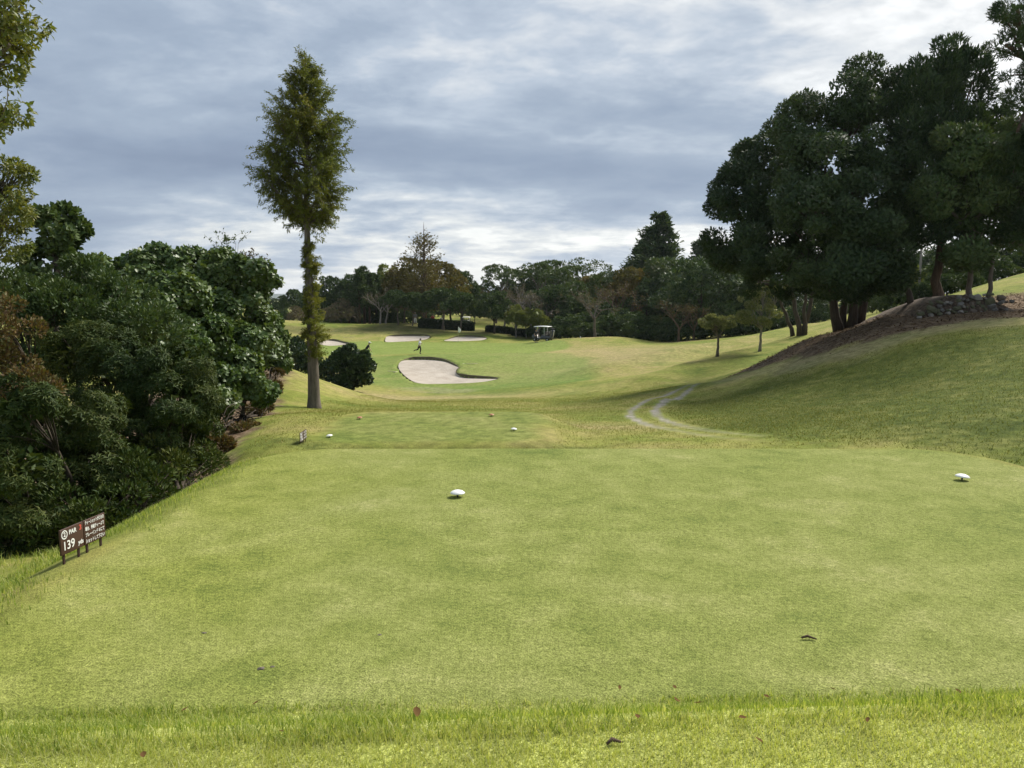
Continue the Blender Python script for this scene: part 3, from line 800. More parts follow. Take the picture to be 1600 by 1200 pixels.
big_evergreen('evergreen_tree', 'massive dark evergreen on thick dividing trunks beside the bare earth bank', (1322, 514), 
    [(-0.3, 0, -1.6, 0.1, 5.8, 0.26), (0.3, 0.1, 0.4, 0.2, 6.2, 0.25), (0.75, 0.3, 2.1, 0.5, 5.8, 0.24), (0.05, 0.5, -0.3, 0.9, 6.2, 0.2)],
    [(1265, 205, 37.5, 48, 46), (1310, 165, 38, 52, 48), (1365, 150, 38.5, 48, 44), (1300, 265, 35.5, 70, 62), (1375, 235, 36.5, 62, 62), (1275, 345, 34.5, 62, 56), (1350, 330, 35, 70, 62), (1310, 410, 34.8, 72, 46), (1380, 405, 36, 46, 44), (1245, 415, 35.5, 45, 38), (1310, 442, 36.5, 50, 20), (1365, 432, 37, 40, 22)],
    86000, M_LEAF_HILL, 22, d0=30)
big_evergreen('yew_pine_tree', 'tall dark tree with upright spiky top behind the stone wall', (1463, 480), 
    [(0, 0, 0.1, 0.1, 5.0, 0.27)],
    [(1480, 95, 37.5, 26, 36), (1450, 135, 37, 40, 40), (1505, 140, 37.5, 34, 40), (1430, 195, 37, 44, 44), (1490, 210, 36.5, 52, 50), (1440, 275, 36, 55, 52), (1510, 290, 36.5, 48, 50), (1460, 350, 36, 62, 46), (1410, 345, 36.8, 42, 46), (1540, 215, 37.5, 36, 44), (1420, 150, 38, 30, 38)],
    60000, M_LEAF_HILL, 23, L=0.26, asp=0.26, per=1.2, rc=0.50, d0=30, up=0.75, flat=1.25, bark=M_BARK_BROWN, out=0.45)
big_evergreen('broadleaf_tree', 'lighter green tree with slim trunk growing from the top of the stone wall', (1512, 479), 
    [(0, 0, 0.2, 0.2, 3.2, 0.17)],
    [(1505, 240, 34.5, 36, 40), (1480, 320, 34.5, 40, 40), (1535, 320, 34.5, 46, 44), (1520, 385, 34.3, 48, 36), (1560, 255, 35, 36, 44)],
    22000, M_LEAF_MID, 24, L=0.2, asp=0.42, d0=30, bark=M_BARK_GREY, up=0.5, inner_fill=30)
big_evergreen('broadleaf_tree', 'thin trunked tree at the right edge above the bare earth', (1545, 480), 
    [(0, 0, 0.1, 0.3, 3.4, 0.13)],
    [(1565, 350, 35.5, 40, 40), (1600, 300, 35, 44, 50), (1610, 385, 35, 50, 34), (1590, 210, 35.5, 38, 44)],
    17000, M_LEAF_MID, 25, L=0.2, asp=0.42, d0=30, bark=M_BARK_GREY, up=0.3, inner_fill=30)
big_evergreen('evergreen_tree', 'slender leaning dark trunk between the dividing trunks and the wall', (1425, 484),
    [(0, 0, -0.75, 0.3, 3.2, 0.17)],
    [(1400, 330, 38, 38, 36), (1405, 375, 37.6, 34, 30), (1425, 300, 38.5, 34, 34)], 9000, M_LEAF_HILL, 26, d0=30, inner_fill=40)
big_evergreen('pine_tree', 'dark open branched pine cut off by the right edge of the view', (1640, 478),
    [(0, 0, -0.2, 0.2, 9.6, 0.30)],
    [(1590, 15, 32, 36, 18), (1572, 70, 32, 34, 16), (1600, 50, 32.5, 40, 20), (1605, 105, 32.5, 38, 26), (1600, 160, 33, 40, 26), (1590, 205, 33, 36, 26), (1640, 30, 33, 40, 30), (1640, 120, 33, 40, 40), (1610, 260, 33, 40, 36), (1660, 220, 33, 50, 50), (1650, 330, 33, 50, 50)],
    26000, M_LEAF_HILL, 27, L=0.2, asp=0.2, per=1.4, rc=0.34, d0=28, up=0.5, flat=0.7, bark=M_BARK_BROWN, inner_fill=12)

# saplings on the fairway right of the green
def sapling(label, base_px, d0, crown_px, seed, n, bark, mat, fork):
    rng = np.random.default_rng(seed); base = on(*base_px, d0)
    lob = lobes_from_px([(a, b, base.y+c, e, f) for a, b, c, e, f in crown_px], base)
    trunk = MB(); crown = MB(); hz = fork/FPX*base.y; r = 0.055*base.y/60*1.9
    pts, rad = flare(rng, (0, 0, 0), (0.05, 0, hz), r, r*0.75, 8, 0.01, 0.7)
    trunk.tube(pts, rad, 8)
    C = lobe_clumps(rng, lob, 3.2, 0.30, 0.6)
    for l in lob:
        e = bend(pts[-2], l[:3], rng, 0.07, 6, 0.06); trunk.tube(e, np.linspace(r*0.6, 0.02, 6), 5)
        near = C[np.argsort(np.linalg.norm(C[:, :3]-l[:3], axis=1))[:12]]
        limbs(trunk, rng, e[3], near[:, :3], 0.022, 0.006, 3, 0.06)
    clump_leaves(crown, rng, C, n, 0.16, 0.5, up=0.4)
    return tree_things('sapling_tree', label, 'tree', base, trunk, bark, crown, mat, 'young trees on the fairway ridge')
sapling('small young tree with thin straight trunk and flat round crown on the fairway', (1121, 557), 50,
        [(1103, 508, 0, 10, 9), (1120, 500, 0, 13, 8), (1135, 505, 0.3, 12, 9), (1118, 512, -0.5, 13, 7)], 31, 2600, M_BARK_GREY, M_LEAF_SAGE, 34)
sapling('taller young tree with pale bare trunk and ragged grey green crown on the ridge', (1187, 549), 45,
        [(1165, 500, 0, 14, 12), (1186, 480, 0.4, 18, 18), (1205, 492, 0, 12, 12), (1196, 458, 0.5, 18, 12), (1218, 455, 0.4, 12, 9), (1172, 470, 0.6, 14, 13), (1184, 506, -0.6, 16, 9)], 32, 6000, M_BARK_PALE, M_LEAF_SAGE, 40)

# ------------------------------------------------------------------ left side: dark shrubs, vine-draped mounds, overhanging tree
def shrub(name, label, base_px, d, lobes_px, n, mat, seed, L, asp, rosette=0, per=1.6, rc=0.38, shape='diamond', inner_fill=260, group=None, cat='shrub', up=0.35, fill=0.25, stems=5, flat=0.75, low=-0.5, out=0.7, flatn=0.6):
    rng = np.random.default_rng(seed)
    p = at(base_px[0], base_px[1], d); base = Vector((p.x, p.y, ground_z(p.x, p.y)))
    lob = lobes_from_px(lobes_px, base)
    stem = MB(); crown = MB()
    C = lobe_clumps(rng, lob, per, rc, flat, low=low)
    clump_leaves(crown, rng, C, n, L, asp, rosette=rosette, shape=shape, up=up, out=out, flatn=flatn)
    for l in lob:
        m = inner_fill; dd = rand_dirs(rng, m)
        P = l[:3]+dd*l[3:6]*rng.uniform(0.1, 0.72, (m, 1))
        leaf_geo(crown, rng, P, rand_dirs(rng, m), rand_dirs(rng, m), rng.uniform(0.6, 1.1, m)*fill*0.75, rng.uniform(0.3, 0.5, m)*fill*0.75)
    for l in lob:
        a = rng.normal(size=2)*0.25
        pts = bend((a[0], a[1], -0.2), l[:3], rng, 0.08, 7, 0.08)
        stem.tube(pts, np.linspace(0.055, 0.02, 7), 5)
        near = C[np.argsort(np.linalg.norm(C[:, :3]-l[:3], axis=1))[:10]]
        limbs(stem, rng, pts[4], near[:, :3], 0.018, 0.005, 3, 0.06)
    root = empty(name, base); stem.build('stems', M_BARK_DARK, root, True); crown.build('foliage', mat, root)
    tag(root, label, cat, group); return root

shrub('evergreen_shrub', 'dark evergreen shrub with narrow leaves reaching to the ground behind the yardage sign', (90, 850), 11.5,
      [(40, 700, 11.4, 70, 50), (120, 660, 11.8, 70, 55), (60, 780, 11.0, 70, 38), (150, 740, 11.6, 60, 50), (-30, 760, 11, 60, 60), (0, 640, 11.8, 60, 60), (170, 790, 12, 40, 30), (30, 640, 10.2, 45, 40), (20, 730, 10, 60, 55), (80, 812, 10.6, 60, 26), (10, 815, 10, 50, 30)], 11000, M_LEAF_SHRUB, 41, 0.085, 0.26, rosette=5, per=7, rc=0.20, fill=0.22, low=-0.7)
shrub('evergreen_shrub', 'large dark evergreen shrub with narrow leaves beside the brown bank', (250, 770), 13.5,
      [(200, 590, 13.4, 70, 60), (270, 640, 13.2, 60, 55), (230, 690, 13, 70, 50), (140, 560, 13.8, 65, 55), (290, 580, 13.8, 45, 45), (260, 730, 13.2, 46, 34), (312, 670, 14, 24, 36), (200, 760, 12.6, 50, 36), (150, 800, 12, 40, 30)], 9500, M_LEAF_SHRUB, 42, 0.088, 0.26, rosette=5, per=7, rc=0.21, fill=0.24, low=-0.7)
shrub('evergreen_shrub', 'upper dark evergreen shrub with olive tips below the vine covered mounds', (120, 700), 15,
      [(100, 500, 15, 75, 45), (180, 480, 15.4, 60, 45), (60, 560, 14.6, 60, 55), (230, 520, 15, 50, 40), (20, 480, 15, 60, 50), (130, 440, 16, 50, 36)], 26000, M_LEAF_MID, 43, 0.085, 0.42, per=5, rc=0.26, fill=0.26)
shrub('rusty_shrub', 'shrub with rusty brown autumn leaves at the left edge', (-30, 800), 11.6,
      [(15, 520, 10.8, 45, 32), (40, 615, 10.4, 36, 26), (-10, 570, 10.8, 50, 40), (0, 470, 11, 34, 26)], 5200, M_LEAF_RUST, 44, 0.06, 0.55, per=5, rc=0.20, fill=0.12, inner_fill=60)
KG = 'vine covered mounds along the left edge'
shrub('kudzu_mound', 'largest vine covered mound, a broad dome against the sky at left', (300, 640), 31,
      [(200, 440, 31, 62, 46), (270, 432, 31.5, 60, 44), (330, 440, 31, 55, 46), (385, 455, 30.5, 40, 50), (300, 490, 29.5, 70, 45), (390, 520, 30, 34, 44), (160, 440, 30.5, 40, 40), (235, 415, 31.6, 34, 24)], 34000, M_LEAF_KUDZU, 45, 0.150, 0.95, shape='round', per=1.6, rc=0.5, group=KG, cat='vine', up=-0.15, fill=0.4, out=0.2, flatn=1.1)
shrub('kudzu_mound', 'vine covered mound with hanging brown stems just above the dark shrubs', (230, 660), 21,
      [(225, 490, 21, 50, 44), (270, 475, 21.3, 50, 40), (190, 500, 20.5, 36, 40), (260, 545, 20.5, 55, 40), (310, 525, 21, 36, 44)], 17000, M_LEAF_KUDZU, 46, 0.115, 0.95, shape='round', per=2.4, rc=0.36, group=KG, cat='vine', up=-0.15, fill=0.3, out=0.2, flatn=1.1)
shrub('kudzu_mound', 'small rounded vine covered mound in front of the broad dome', (330, 640), 26,
      [(345, 500, 26, 30, 28), (330, 530, 25, 36, 32), (370, 545, 25.5, 30, 30), (300, 560, 24.5, 40, 36), (345, 480, 26.6, 24, 18)], 13000, M_LEAF_KUDZU, 47, 0.125, 0.95, shape='round', per=2.2, rc=0.38, group=KG, cat='vine', up=-0.15, fill=0.32, out=0.2, flatn=1.1)
shrub('kudzu_mound', 'low vine covered mound hanging over the brown bank', (360, 690), 22,
      [(360, 590, 22, 42, 36), (320, 610, 21, 36, 36), (390, 610, 22.5, 28, 30), (345, 640, 21.5, 44, 30), (385, 570, 23, 26, 26)], 15000, M_LEAF_KUDZU, 48, 0.115, 0.95, shape='round', per=2.6, rc=0.34, group=KG, cat='vine', up=-0.15, fill=0.3, out=0.2, flatn=1.1)
shrub('kudzu_mound', 'farthest vine covered mound, next to the wooden stake', (415, 600), 34,
      [(415, 540, 34, 24, 36), (400, 510, 34.5, 26, 26), (428, 520, 35, 16, 30), (405, 570, 33, 24, 24), (430, 560, 35, 12, 22)], 10000, M_LEAF_KUDZU, 49, 0.155, 0.95, shape='round', per=1.8, rc=0.42, group=KG, cat='vine', up=-0.15, fill=0.4, out=0.2, flatn=1.1)
shrub('bank_scrub', 'low ragged brown and green scrub along the foot of the vines', (420, 640), 27,
      [(405, 640, 25, 22, 18), (420, 610, 30, 16, 16), (370, 672, 20.5, 30, 16), (330, 700, 17.5, 26, 16), (428, 590, 34, 12, 14)], 6500, M_LEAF_RUST, 50, 0.10, 0.5, per=4, rc=0.2, fill=0.14, inner_fill=40)
shrub('undergrowth_bush', 'dark weedy bush at the shady foot of the tall evergreen shrubs', (210, 800), 12,
      [(190, 770, 12.4, 40, 26), (225, 762, 12.6, 36, 24), (260, 742, 13.2, 30, 20), (150, 806, 11.2, 34, 20), (290, 722, 14.2, 22, 18), (100, 835, 10.2, 36, 16), (40, 850, 9.8, 40, 14)], 6200, M_LEAF_SHRUB, 52, 0.08, 0.4, per=5, rc=0.18, fill=0.16, inner_fill=50)
shrub('undergrowth_bush', 'dark leafy undergrowth pressed against the shoulder of the tee right of the sign', (200, 800), 10.8,
      [(185, 800, 10.6, 34, 34), (230, 770, 11.4, 34, 34), (275, 745, 12.4, 32, 32), (315, 722, 13.6, 26, 28), (140, 815, 10.2, 30, 32), (250, 720, 12.6, 40, 34), (200, 750, 11.6, 44, 40), (100, 810, 10.6, 40, 40), (300, 690, 14, 30, 34)], 9000, M_LEAF_SHRUB, 56, 0.085, 0.36, per=6, rc=0.2, fill=0.2, inner_fill=120, low=-0.9)
# small broadleaf tree poking above the shrubs
def leafy_tree(name, label, base_px, d, lobes_px, n, mat, seed, L, asp, top_px, r, per=2.2, rc=0.32, shape='diamond', fill=25, up=0.15, bark=M_BARK_GREY, low=-0.6):
    rng = np.random.default_rng(seed)
    p = at(base_px[0], base_px[1], d); base = Vector((p.x, p.y, ground_z(p.x, p.y)))
    lob = lobes_from_px(lobes_px, base)
    trunk = MB(); crown = MB()
    top = np.array(at(top_px[0], top_px[1], d)-base)
    pts, rad = flare(rng, (0, 0, 0), top, r, r*0.45, 10, 0.02)
    trunk.tube(pts, rad, 8)
    C = lobe_clumps(rng, lob, per, rc, 0.75, low=low)
    for l in lob:
        j = int(np.argmin(np.linalg.norm(pts-(l[:3]-np.array([0, 0, 0.8])), axis=1)))
        e = bend(pts[max(j-1, 1)], l[:3], rng, 0.08, 7, 0.05); trunk.tube(e, np.linspace(max(r*0.4, 0.03), 0.02, 7), 5)
        near = C[np.argsort(np.linalg.norm(C[:, :3]-l[:3], axis=1))[:12]]
        limbs(trunk, rng, e[4], near[:, :3], 0.02, 0.004, 3, 0.08)
    clump_leaves(crown, rng, C, n, L, asp, up=up, shape=shape, out=0.6, rnd=0.8)
    for l in lob:
        m = fill; P = l[:3]+rand_dirs(rng, m)*l[3:6]*rng.uniform(0.1, 0.7, (m, 1))
        leaf_geo(crown, rng, P, rand_dirs(rng, m), rand_dirs(rng, m), L*1.3, L*0.8)
    return tree_things(name, label, 'tree', base, trunk, bark, crown, mat)
leafy_tree('broadleaf_tree', 'small rounded broadleaf tree poking above the shrubs at left', (90, 720), 19,
      [(90, 372, 19, 30, 34), (75, 420, 18.6, 40, 34), (110, 425, 19, 30, 32), (55, 455, 18.5, 40, 30), (115, 465, 18.6, 34, 30), (100, 350, 19.2, 20, 18)], 6500, M_LEAF_MID, 53, 0.13, 0.75, (85, 400), 0.13, per=3.2, rc=0.30, shape='round')
leafy_tree('overhanging_tree', 'leafy bright green tree reaching in from the upper left corner', (-190, 800), 10.5,
      [(10, 30, 10, 46, 40), (5, 100, 10, 46, 38), (15, 70, 9.8, 40, 34), (-5, 160, 10, 38, 34), (-12, 200, 10, 34, 24), (-80, 60, 10.2, 70, 80), (-80, 180, 10.2, 60, 60), (-60, -40, 10.2, 80, 50), (35, 10, 9.9, 26, 22)], 8200, M_LEAF_BRIGHT, 54, 0.085, 0.52, (-120, 60), 0.15, per=9, rc=0.17, fill=8, up=-0.25)
leafy_tree('overhanging_tree', 'thin leafed olive tree below the overhanging branches at the left edge', (-70, 740), 14,
      [(8, 285, 14, 32, 32), (0, 340, 14, 38, 36), (-30, 300, 14, 40, 50), (15, 320, 13.8, 26, 26), (-5, 385, 14, 34, 26), (-40, 380, 14.2, 40, 40), (25, 268, 14.1, 12, 12)], 7500, M_LEAF_BRIGHT, 55, 0.085, 0.42, (-40, 330), 0.12, per=7, rc=0.2, fill=10, up=-0.1)
# leafless twigs above the dome
def twig_plant(name, label, px, py, d, h_px, n, seed, mat_leaf, bark=M_BARK_BROWN):
    rng = np.random.default_rng(seed); c = at(px, py, d); base = Vector((c.x, c.y, ground_z(c.x, c.y)))
    stem = MB(); fol = MB(); z0 = c.z-base.z; H = h_px/FPX*d
    P = []
    for k in range(n):
        a = np.array([rng.normal()*0.12, rng.normal()*0.12, -0.1]); e = np.array([rng.normal()*H*0.42, rng.normal()*H*0.3, z0+H*rng.uniform(0.35, 1.0)])
        q = bend(a, e, rng, 0.03, 8, 0.05); stem.tube(q, np.linspace(0.035, 0.006, 8), 4)
        for s in range(7):
            w = q[rng.integers(5, 8)]; ee = w+np.array([rng.normal()*0.3, rng.normal()*0.3, rng.uniform(0.1, 0.5)]); stem.tube(np.array([w, ee]), [0.008, 0.003], 3, cap=False)
            P.append(w+(ee-w)*rng.uniform(0.2, 1, (9, 1)))
    P = np.concatenate(P)
    leaf_geo(fol, rng, P, rng.normal(size=(len(P), 3))+np.array([0, 0, .6]), rng.normal(size=(len(P), 3)), 0.13, 0.06)
    root = empty(name, base); stem.build('stems', bark, root); fol.build('foliage', mat_leaf, root); tag(root, label, 'shrub'); return root
twig_plant('twiggy_shrub', 'wispy twiggy shrub top rising behind the broad vine dome, the taller one', 345, 412, 34, 34, 10, 61, M_LEAF_MID)
twig_plant('twiggy_shrub', 'shorter wispy shrub top at the right shoulder of the vine dome', 386, 428, 34, 26, 8, 62, M_LEAF_GREYBROWN)
# round clipped bush and the dark shrubs behind the trunk
shrub('round_bush', 'dense dark green ball shaped bush just right of the tall trunk', (548, 604), 50,
      [(548, 573, 50, 30, 28), (535, 578, 49.6, 20, 22), (562, 580, 49.8, 20, 22), (548, 590, 49.6, 26, 14), (545, 560, 50, 22, 14)], 9000, M_LEAF_BUSH, 63, 0.20, 0.62, shape='round', per=3.2, rc=0.30, fill=0.4, cat='bush', low=-0.9)
shrub('dark_bush', 'dark low bushes in the hollow left of the tall trunk', (460, 585), 52,
      [(455, 552, 52, 14, 24), (470, 560, 51, 16, 20), (445, 540, 53, 14, 24), (500, 578, 51, 14, 16), (515, 582, 50.5, 12, 14), (478, 570, 51, 18, 16)], 5500, M_LEAF_BUSH, 64, 0.22, 0.5, per=2.4, rc=0.34, fill=0.4, cat='bush', low=-0.9)

# ------------------------------------------------------------------ sand bunkers
def sand_material():
    m, t = new_mat('bunker_sand')
    g = t.n.new('ShaderNodeNewGeometry'); P = g.outputs['Position']
    n = t.noise(P, 0.9, 4, 0.6, 0.5); n2 = t.noise(P, 9, 3, 0.7)
    wv = t.new('ShaderNodeTexWave', Vector=P, Scale=2.6, Distortion=5.0, Detail=2.0)
    c = t.ramp(t.math('ADD', t.math('MULTIPLY', n, 0.7), t.math('MULTIPLY', n2, 0.3)), [(0.3, (0.32, 0.275, 0.225)), (0.55, (0.435, 0.385, 0.325)), (0.75, (0.51, 0.46, 0.395))])
    b = t.new('ShaderNodeBsdfPrincipled', Base__Color=c, Roughness=0.95)
    b.inputs['Specular IOR Level'].default_value = 0.1
    h = t.math('ADD', t.math('MULTIPLY', wv.outputs[1], 0.25), t.math('ADD', n, t.math('MULTIPLY', n2, 0.5)))
    bp = t.new('ShaderNodeBump', Strength=0.5, Distance=0.12, Height=h)
    t.l.new(bp.outputs[0], b.inputs['Normal']); t.l.new(b.outputs[0], t.out.inputs[0]); return m
M_SAND = sand_material()
M_LIP = plain('bunker_lip_earth', (0.105, 0.092, 0.045), 0.95, 0.4, 3.0, 0.6, coord='Object')
def bunker(key, label):
    P = BUNKERS[key]; n = len(P)
    zr = surf0(P[:, 0], P[:, 1])
    c = P.mean(0)
    tg = np.roll(P, -1, 0)-np.roll(P, 1, 0); nrm = np.column_stack([tg[:, 1], -tg[:, 0]]); nrm /= np.linalg.norm(nrm, axis=1, keepdims=True)
    if (nrm*(P-c)).sum() < 0: nrm = -nrm
    back = sstep(-0.15, 0.85, nrm[:, 1])
    for _ in range(3): back = (np.roll(back, 1)+2*back+np.roll(back, -1))/4
    lip = -0.03+(0.26 if key == 'front' else 0.22)*back        # the far side has the tall turf lip
    zs = zr-lip
    base = Vector((c[0], c[1], zs.mean()))
    # sand: rings from rim to middle
    V = []; Q = []; K = 7
    zc = np.interp(0, [0], [zs.mean()-0.08])
    for k in range(K+1):
        f = 1-k/K
        ring = c+(P-c)*f
        s = surf0(ring[:, 0], ring[:, 1])-0.24
        z = zs*f**2+s*(1-f**2)
        V.append(np.column_stack([ring, z]))
    V = np.concatenate(V)-np.array(base)
    j = np.arange(n); jn = (j+1) % n
    Q = np.concatenate([np.stack([k*n+j, k*n+jn, (k+1)*n+jn, (k+1)*n+j], 1) for k in range(K)])
    root = empty('sand_bunker', base)
    sand = link('sand', np_mesh('sand', V, Q, True), M_SAND, root); 
    # turf lip folded over the rim
    rng = np.random.default_rng(5)
    ou = P+(P-c)/np.linalg.norm(P-c, axis=1, keepdims=True)*0.16
    ou = P+nrm*(0.05+0.20*back[:, None])
    a = np.column_stack([ou, surf0(ou[:, 0], ou[:, 1])+0.05*back-0.08*(1-back)])
    b_ = np.column_stack([P, zr+(0.07+rng.normal(size=n)*0.02)*back-0.06*(1-back)])
    d_ = np.column_stack([P*1.0, zs-0.05])
    VV = np.concatenate([a, b_, d_])-np.array(base)
    QQ = np.concatenate([np.stack([k*n+j, (k+1)*n+j, (k+1)*n+jn, k*n+jn], 1) for k in range(2)])
    link('turf_lip', np_mesh('turf_lip', VV, QQ, False), M_LIP, root)
    tag(root, label, 'bunker', 'bunkers round the green')
bunker('front', 'large kidney shaped sand bunker with a tongue in front of the green')
bunker('left', 'small sand bunker half hidden behind the tall trunk')
bunker('middle', 'oval sand bunker at the foot of the mound behind the runner')
bunker('back', 'pointed sand bunker behind the green below the hedge')

# ------------------------------------------------------------------ far trees: one of each kind, then copies
def proto_broadleaf(rng, H, lobes, n, L, asp, mat, bark, trunk_h, r, per=0.8, rc=0.55, flat=0.7, fill=40, up=0.25, low=-0.45, out=0.7):
    lob = np.array([(x*H, y*H, z*H, a*H, b*H, c*H) for x, y, z, a, b, c in lobes])
    tr = MB(); cr = MB()
    if trunk_h > 0:
        pts, rad = flare(rng, (0, 0, 0), (rng.normal()*0.02*H, 0, trunk_h*H), r*H, r*H*0.7, 7, 0.015); pts[0, 2] -= 0.5; tr.tube(pts, rad, 7)
        for l in lob:
            e = bend(pts[-2], l[:3], rng, 0.08, 6, 0.05); tr.tube(e, np.linspace(r*H*0.55, 0.04, 6), 4)
    C = lobe_clumps(rng, lob, per, rc, flat, low=low)
    clump_leaves(cr, rng, C, n, L, asp, up=up, out=out)
    for l in lob:
        P = l[:3]+rand_dirs(rng, fill)*l[3:6]*rng.uniform(0.1, 0.75, (fill, 1))
        leaf_geo(cr, rng, P, rand_dirs(rng, fill), rand_dirs(rng, fill), 0.9, 0.7)
    return (tr.mesh('trunk', True) if trunk_h > 0 else None, bark), (cr.mesh('crown'), mat)
def proto_conifer(rng, H, wid, n, mat, bark, bare=0.25, L=0.5, power=0.9):
    tr = MB(); cr = MB()
    tr.tube(np.array([[0, 0, -0.6], [0, 0, H*0.3], [0, 0, H*0.7], [0, 0, H]]), [0.028*H, 0.022*H, 0.012*H, 0.02], 7)
    P, D, N = [], [], []
    nb = 90
    for i in range(nb):
        f = rng.random()**0.85
        z = H*(bare+(1-bare)*f); w = wid*H*(1-f)**power*rng.uniform(0.7, 1.15)+0.25
        th = rng.uniform(0, 2*math.pi)
        o = np.array([math.cos(th), math.sin(th), 0.25])
        a = np.array([0, 0, z-0.1*w]); e = a+o*w
        tr.tube(np.array([a, (a+e)/2, e]), [0.05, 0.03, 0.012], 3, cap=False)
        m = n//nb; u = rng.random((m, 1))**0.7
        P.append(a+(e-a)*u+rng.normal(size=(m, 3))*np.array([.28, .28, .2])*(0.5+0.4*w)); D.append(np.tile(o, (m, 1))+rng.normal(size=(m, 3))*0.55+np.array([0, 0, .1])); N.append(np.tile([0, 0, 1.0], (m, 1))+rng.normal(size=(m, 3))*0.6)
    P = np.concatenate(P); l = L*rng.uniform(0.6, 1.2, len(P))
    leaf_geo(cr, rng, P, np.concatenate(D), np.concatenate(N), l, l*0.42)
    return (tr.mesh('trunk', True), bark), (cr.mesh('crown'), mat)
def proto_bare(rng, H, bark, mat, n_leaf=500, forks=3, spread=0.55, trunk_h=0.32, levels=4, L=0.22):
    tr = MB(); cr = MB(); tips = []
    def grow(p, d, l, r, k):
        e = p+d*l; q = bend(p, e, rng, 0.06, 4, 0.03)
        tr.tube(q, np.linspace(r, r*0.62, 4), 6 if k > 2 else (4 if k > 0 else 3), cap=False)
        if k == 0: tips.append(q); return
        for _ in range(forks if k > 1 else 4):
            nd = unit(d+rng.normal(size=3)*spread+np.array([0, 0, 0.12])); grow(q[-1] if rng.random() < .7 else q[2], nd, l*rng.uniform(0.55, 0.82), r*0.55, k-1)
    pts, rad = flare(rng, (0, 0, 0), (0.05*H*rng.normal(), 0, trunk_h*H), 0.022*H, 0.016*H, 6, 0.02); pts[0, 2] -= 0.4
    tr.tube(pts, rad, 8)
    for k in range(4):
        th = k*math.pi/2+rng.uniform(-.4, .4); grow(pts[-1]-np.array([0, 0, 0.03*H*k]), unit(np.array([math.cos(th)*0.75, math.sin(th)*0.75, 0.9])), H*0.24, 0.012*H, levels)
    T = np.concatenate(tips); T = T[rng.choice(len(T), min(n_leaf, len(T)), replace=False)]+rng.normal(size=(min(n_leaf, len(T)), 3))*0.12
    leaf_geo(cr, rng, T, rand_dirs(rng, len(T)), rand_dirs(rng, len(T)), L, L*0.5)
    return (tr.mesh('trunk'), bark), (cr.mesh('crown'), mat)

R = np.random.default_rng
ROUND = [(0, 0, .62, .30, .30, .30), (-.22, .05, .52, .22, .22, .22), (.22, -.05, .55, .22, .22, .22), (.05, .2, .5, .24, .22, .22), (-.05, -.2, .48, .24, .22, .22), (.1, 0, .82, .2, .2, .16), (-.14, -.1, .78, .2, .2, .18)]
ROUND2 = [(-.1, 0, .66, .26, .26, .24), (.2, .05, .58, .24, .22, .2), (-.28, -.1, .5, .2, .2, .2), (.3, -.1, .42, .2, .2, .18), (0, -.2, .42, .26, .22, .2), (.05, .1, .84, .2, .2, .15), (-.2, .15, .4, .22, .2, .2)]
UMB = [(-.3, 0, .80, .22, .22, .07), (0, .1, .88, .26, .26, .075), (.28, -.05, .84, .24, .24, .07), (-.12, -.2, .78, .24, .2, .06), (.42, .1, .74, .16, .16, .05), (-.46, .1, .70, .16, .16, .05), (.12, -.2, .76, .22, .18, .06)]
DOME = [(0, 0, .40, .50, .45, .45), (-.45, 0, .28, .36, .34, .32), (.45, .05, .30, .38, .34, .34), (.15, -.3, .26, .4, .3, .28), (-.2, -.28, .25, .36, .3, .28), (.1, .1, .72, .3, .3, .26)]
SMALL = [(0, 0, .70, .26, .24, .22), (-.22, .05, .58, .2, .2, .18), (.24, -.05, .60, .22, .2, .18), (.05, -.15, .52, .24, .2, .16), (-.05, .1, .84, .18, .18, .14)]
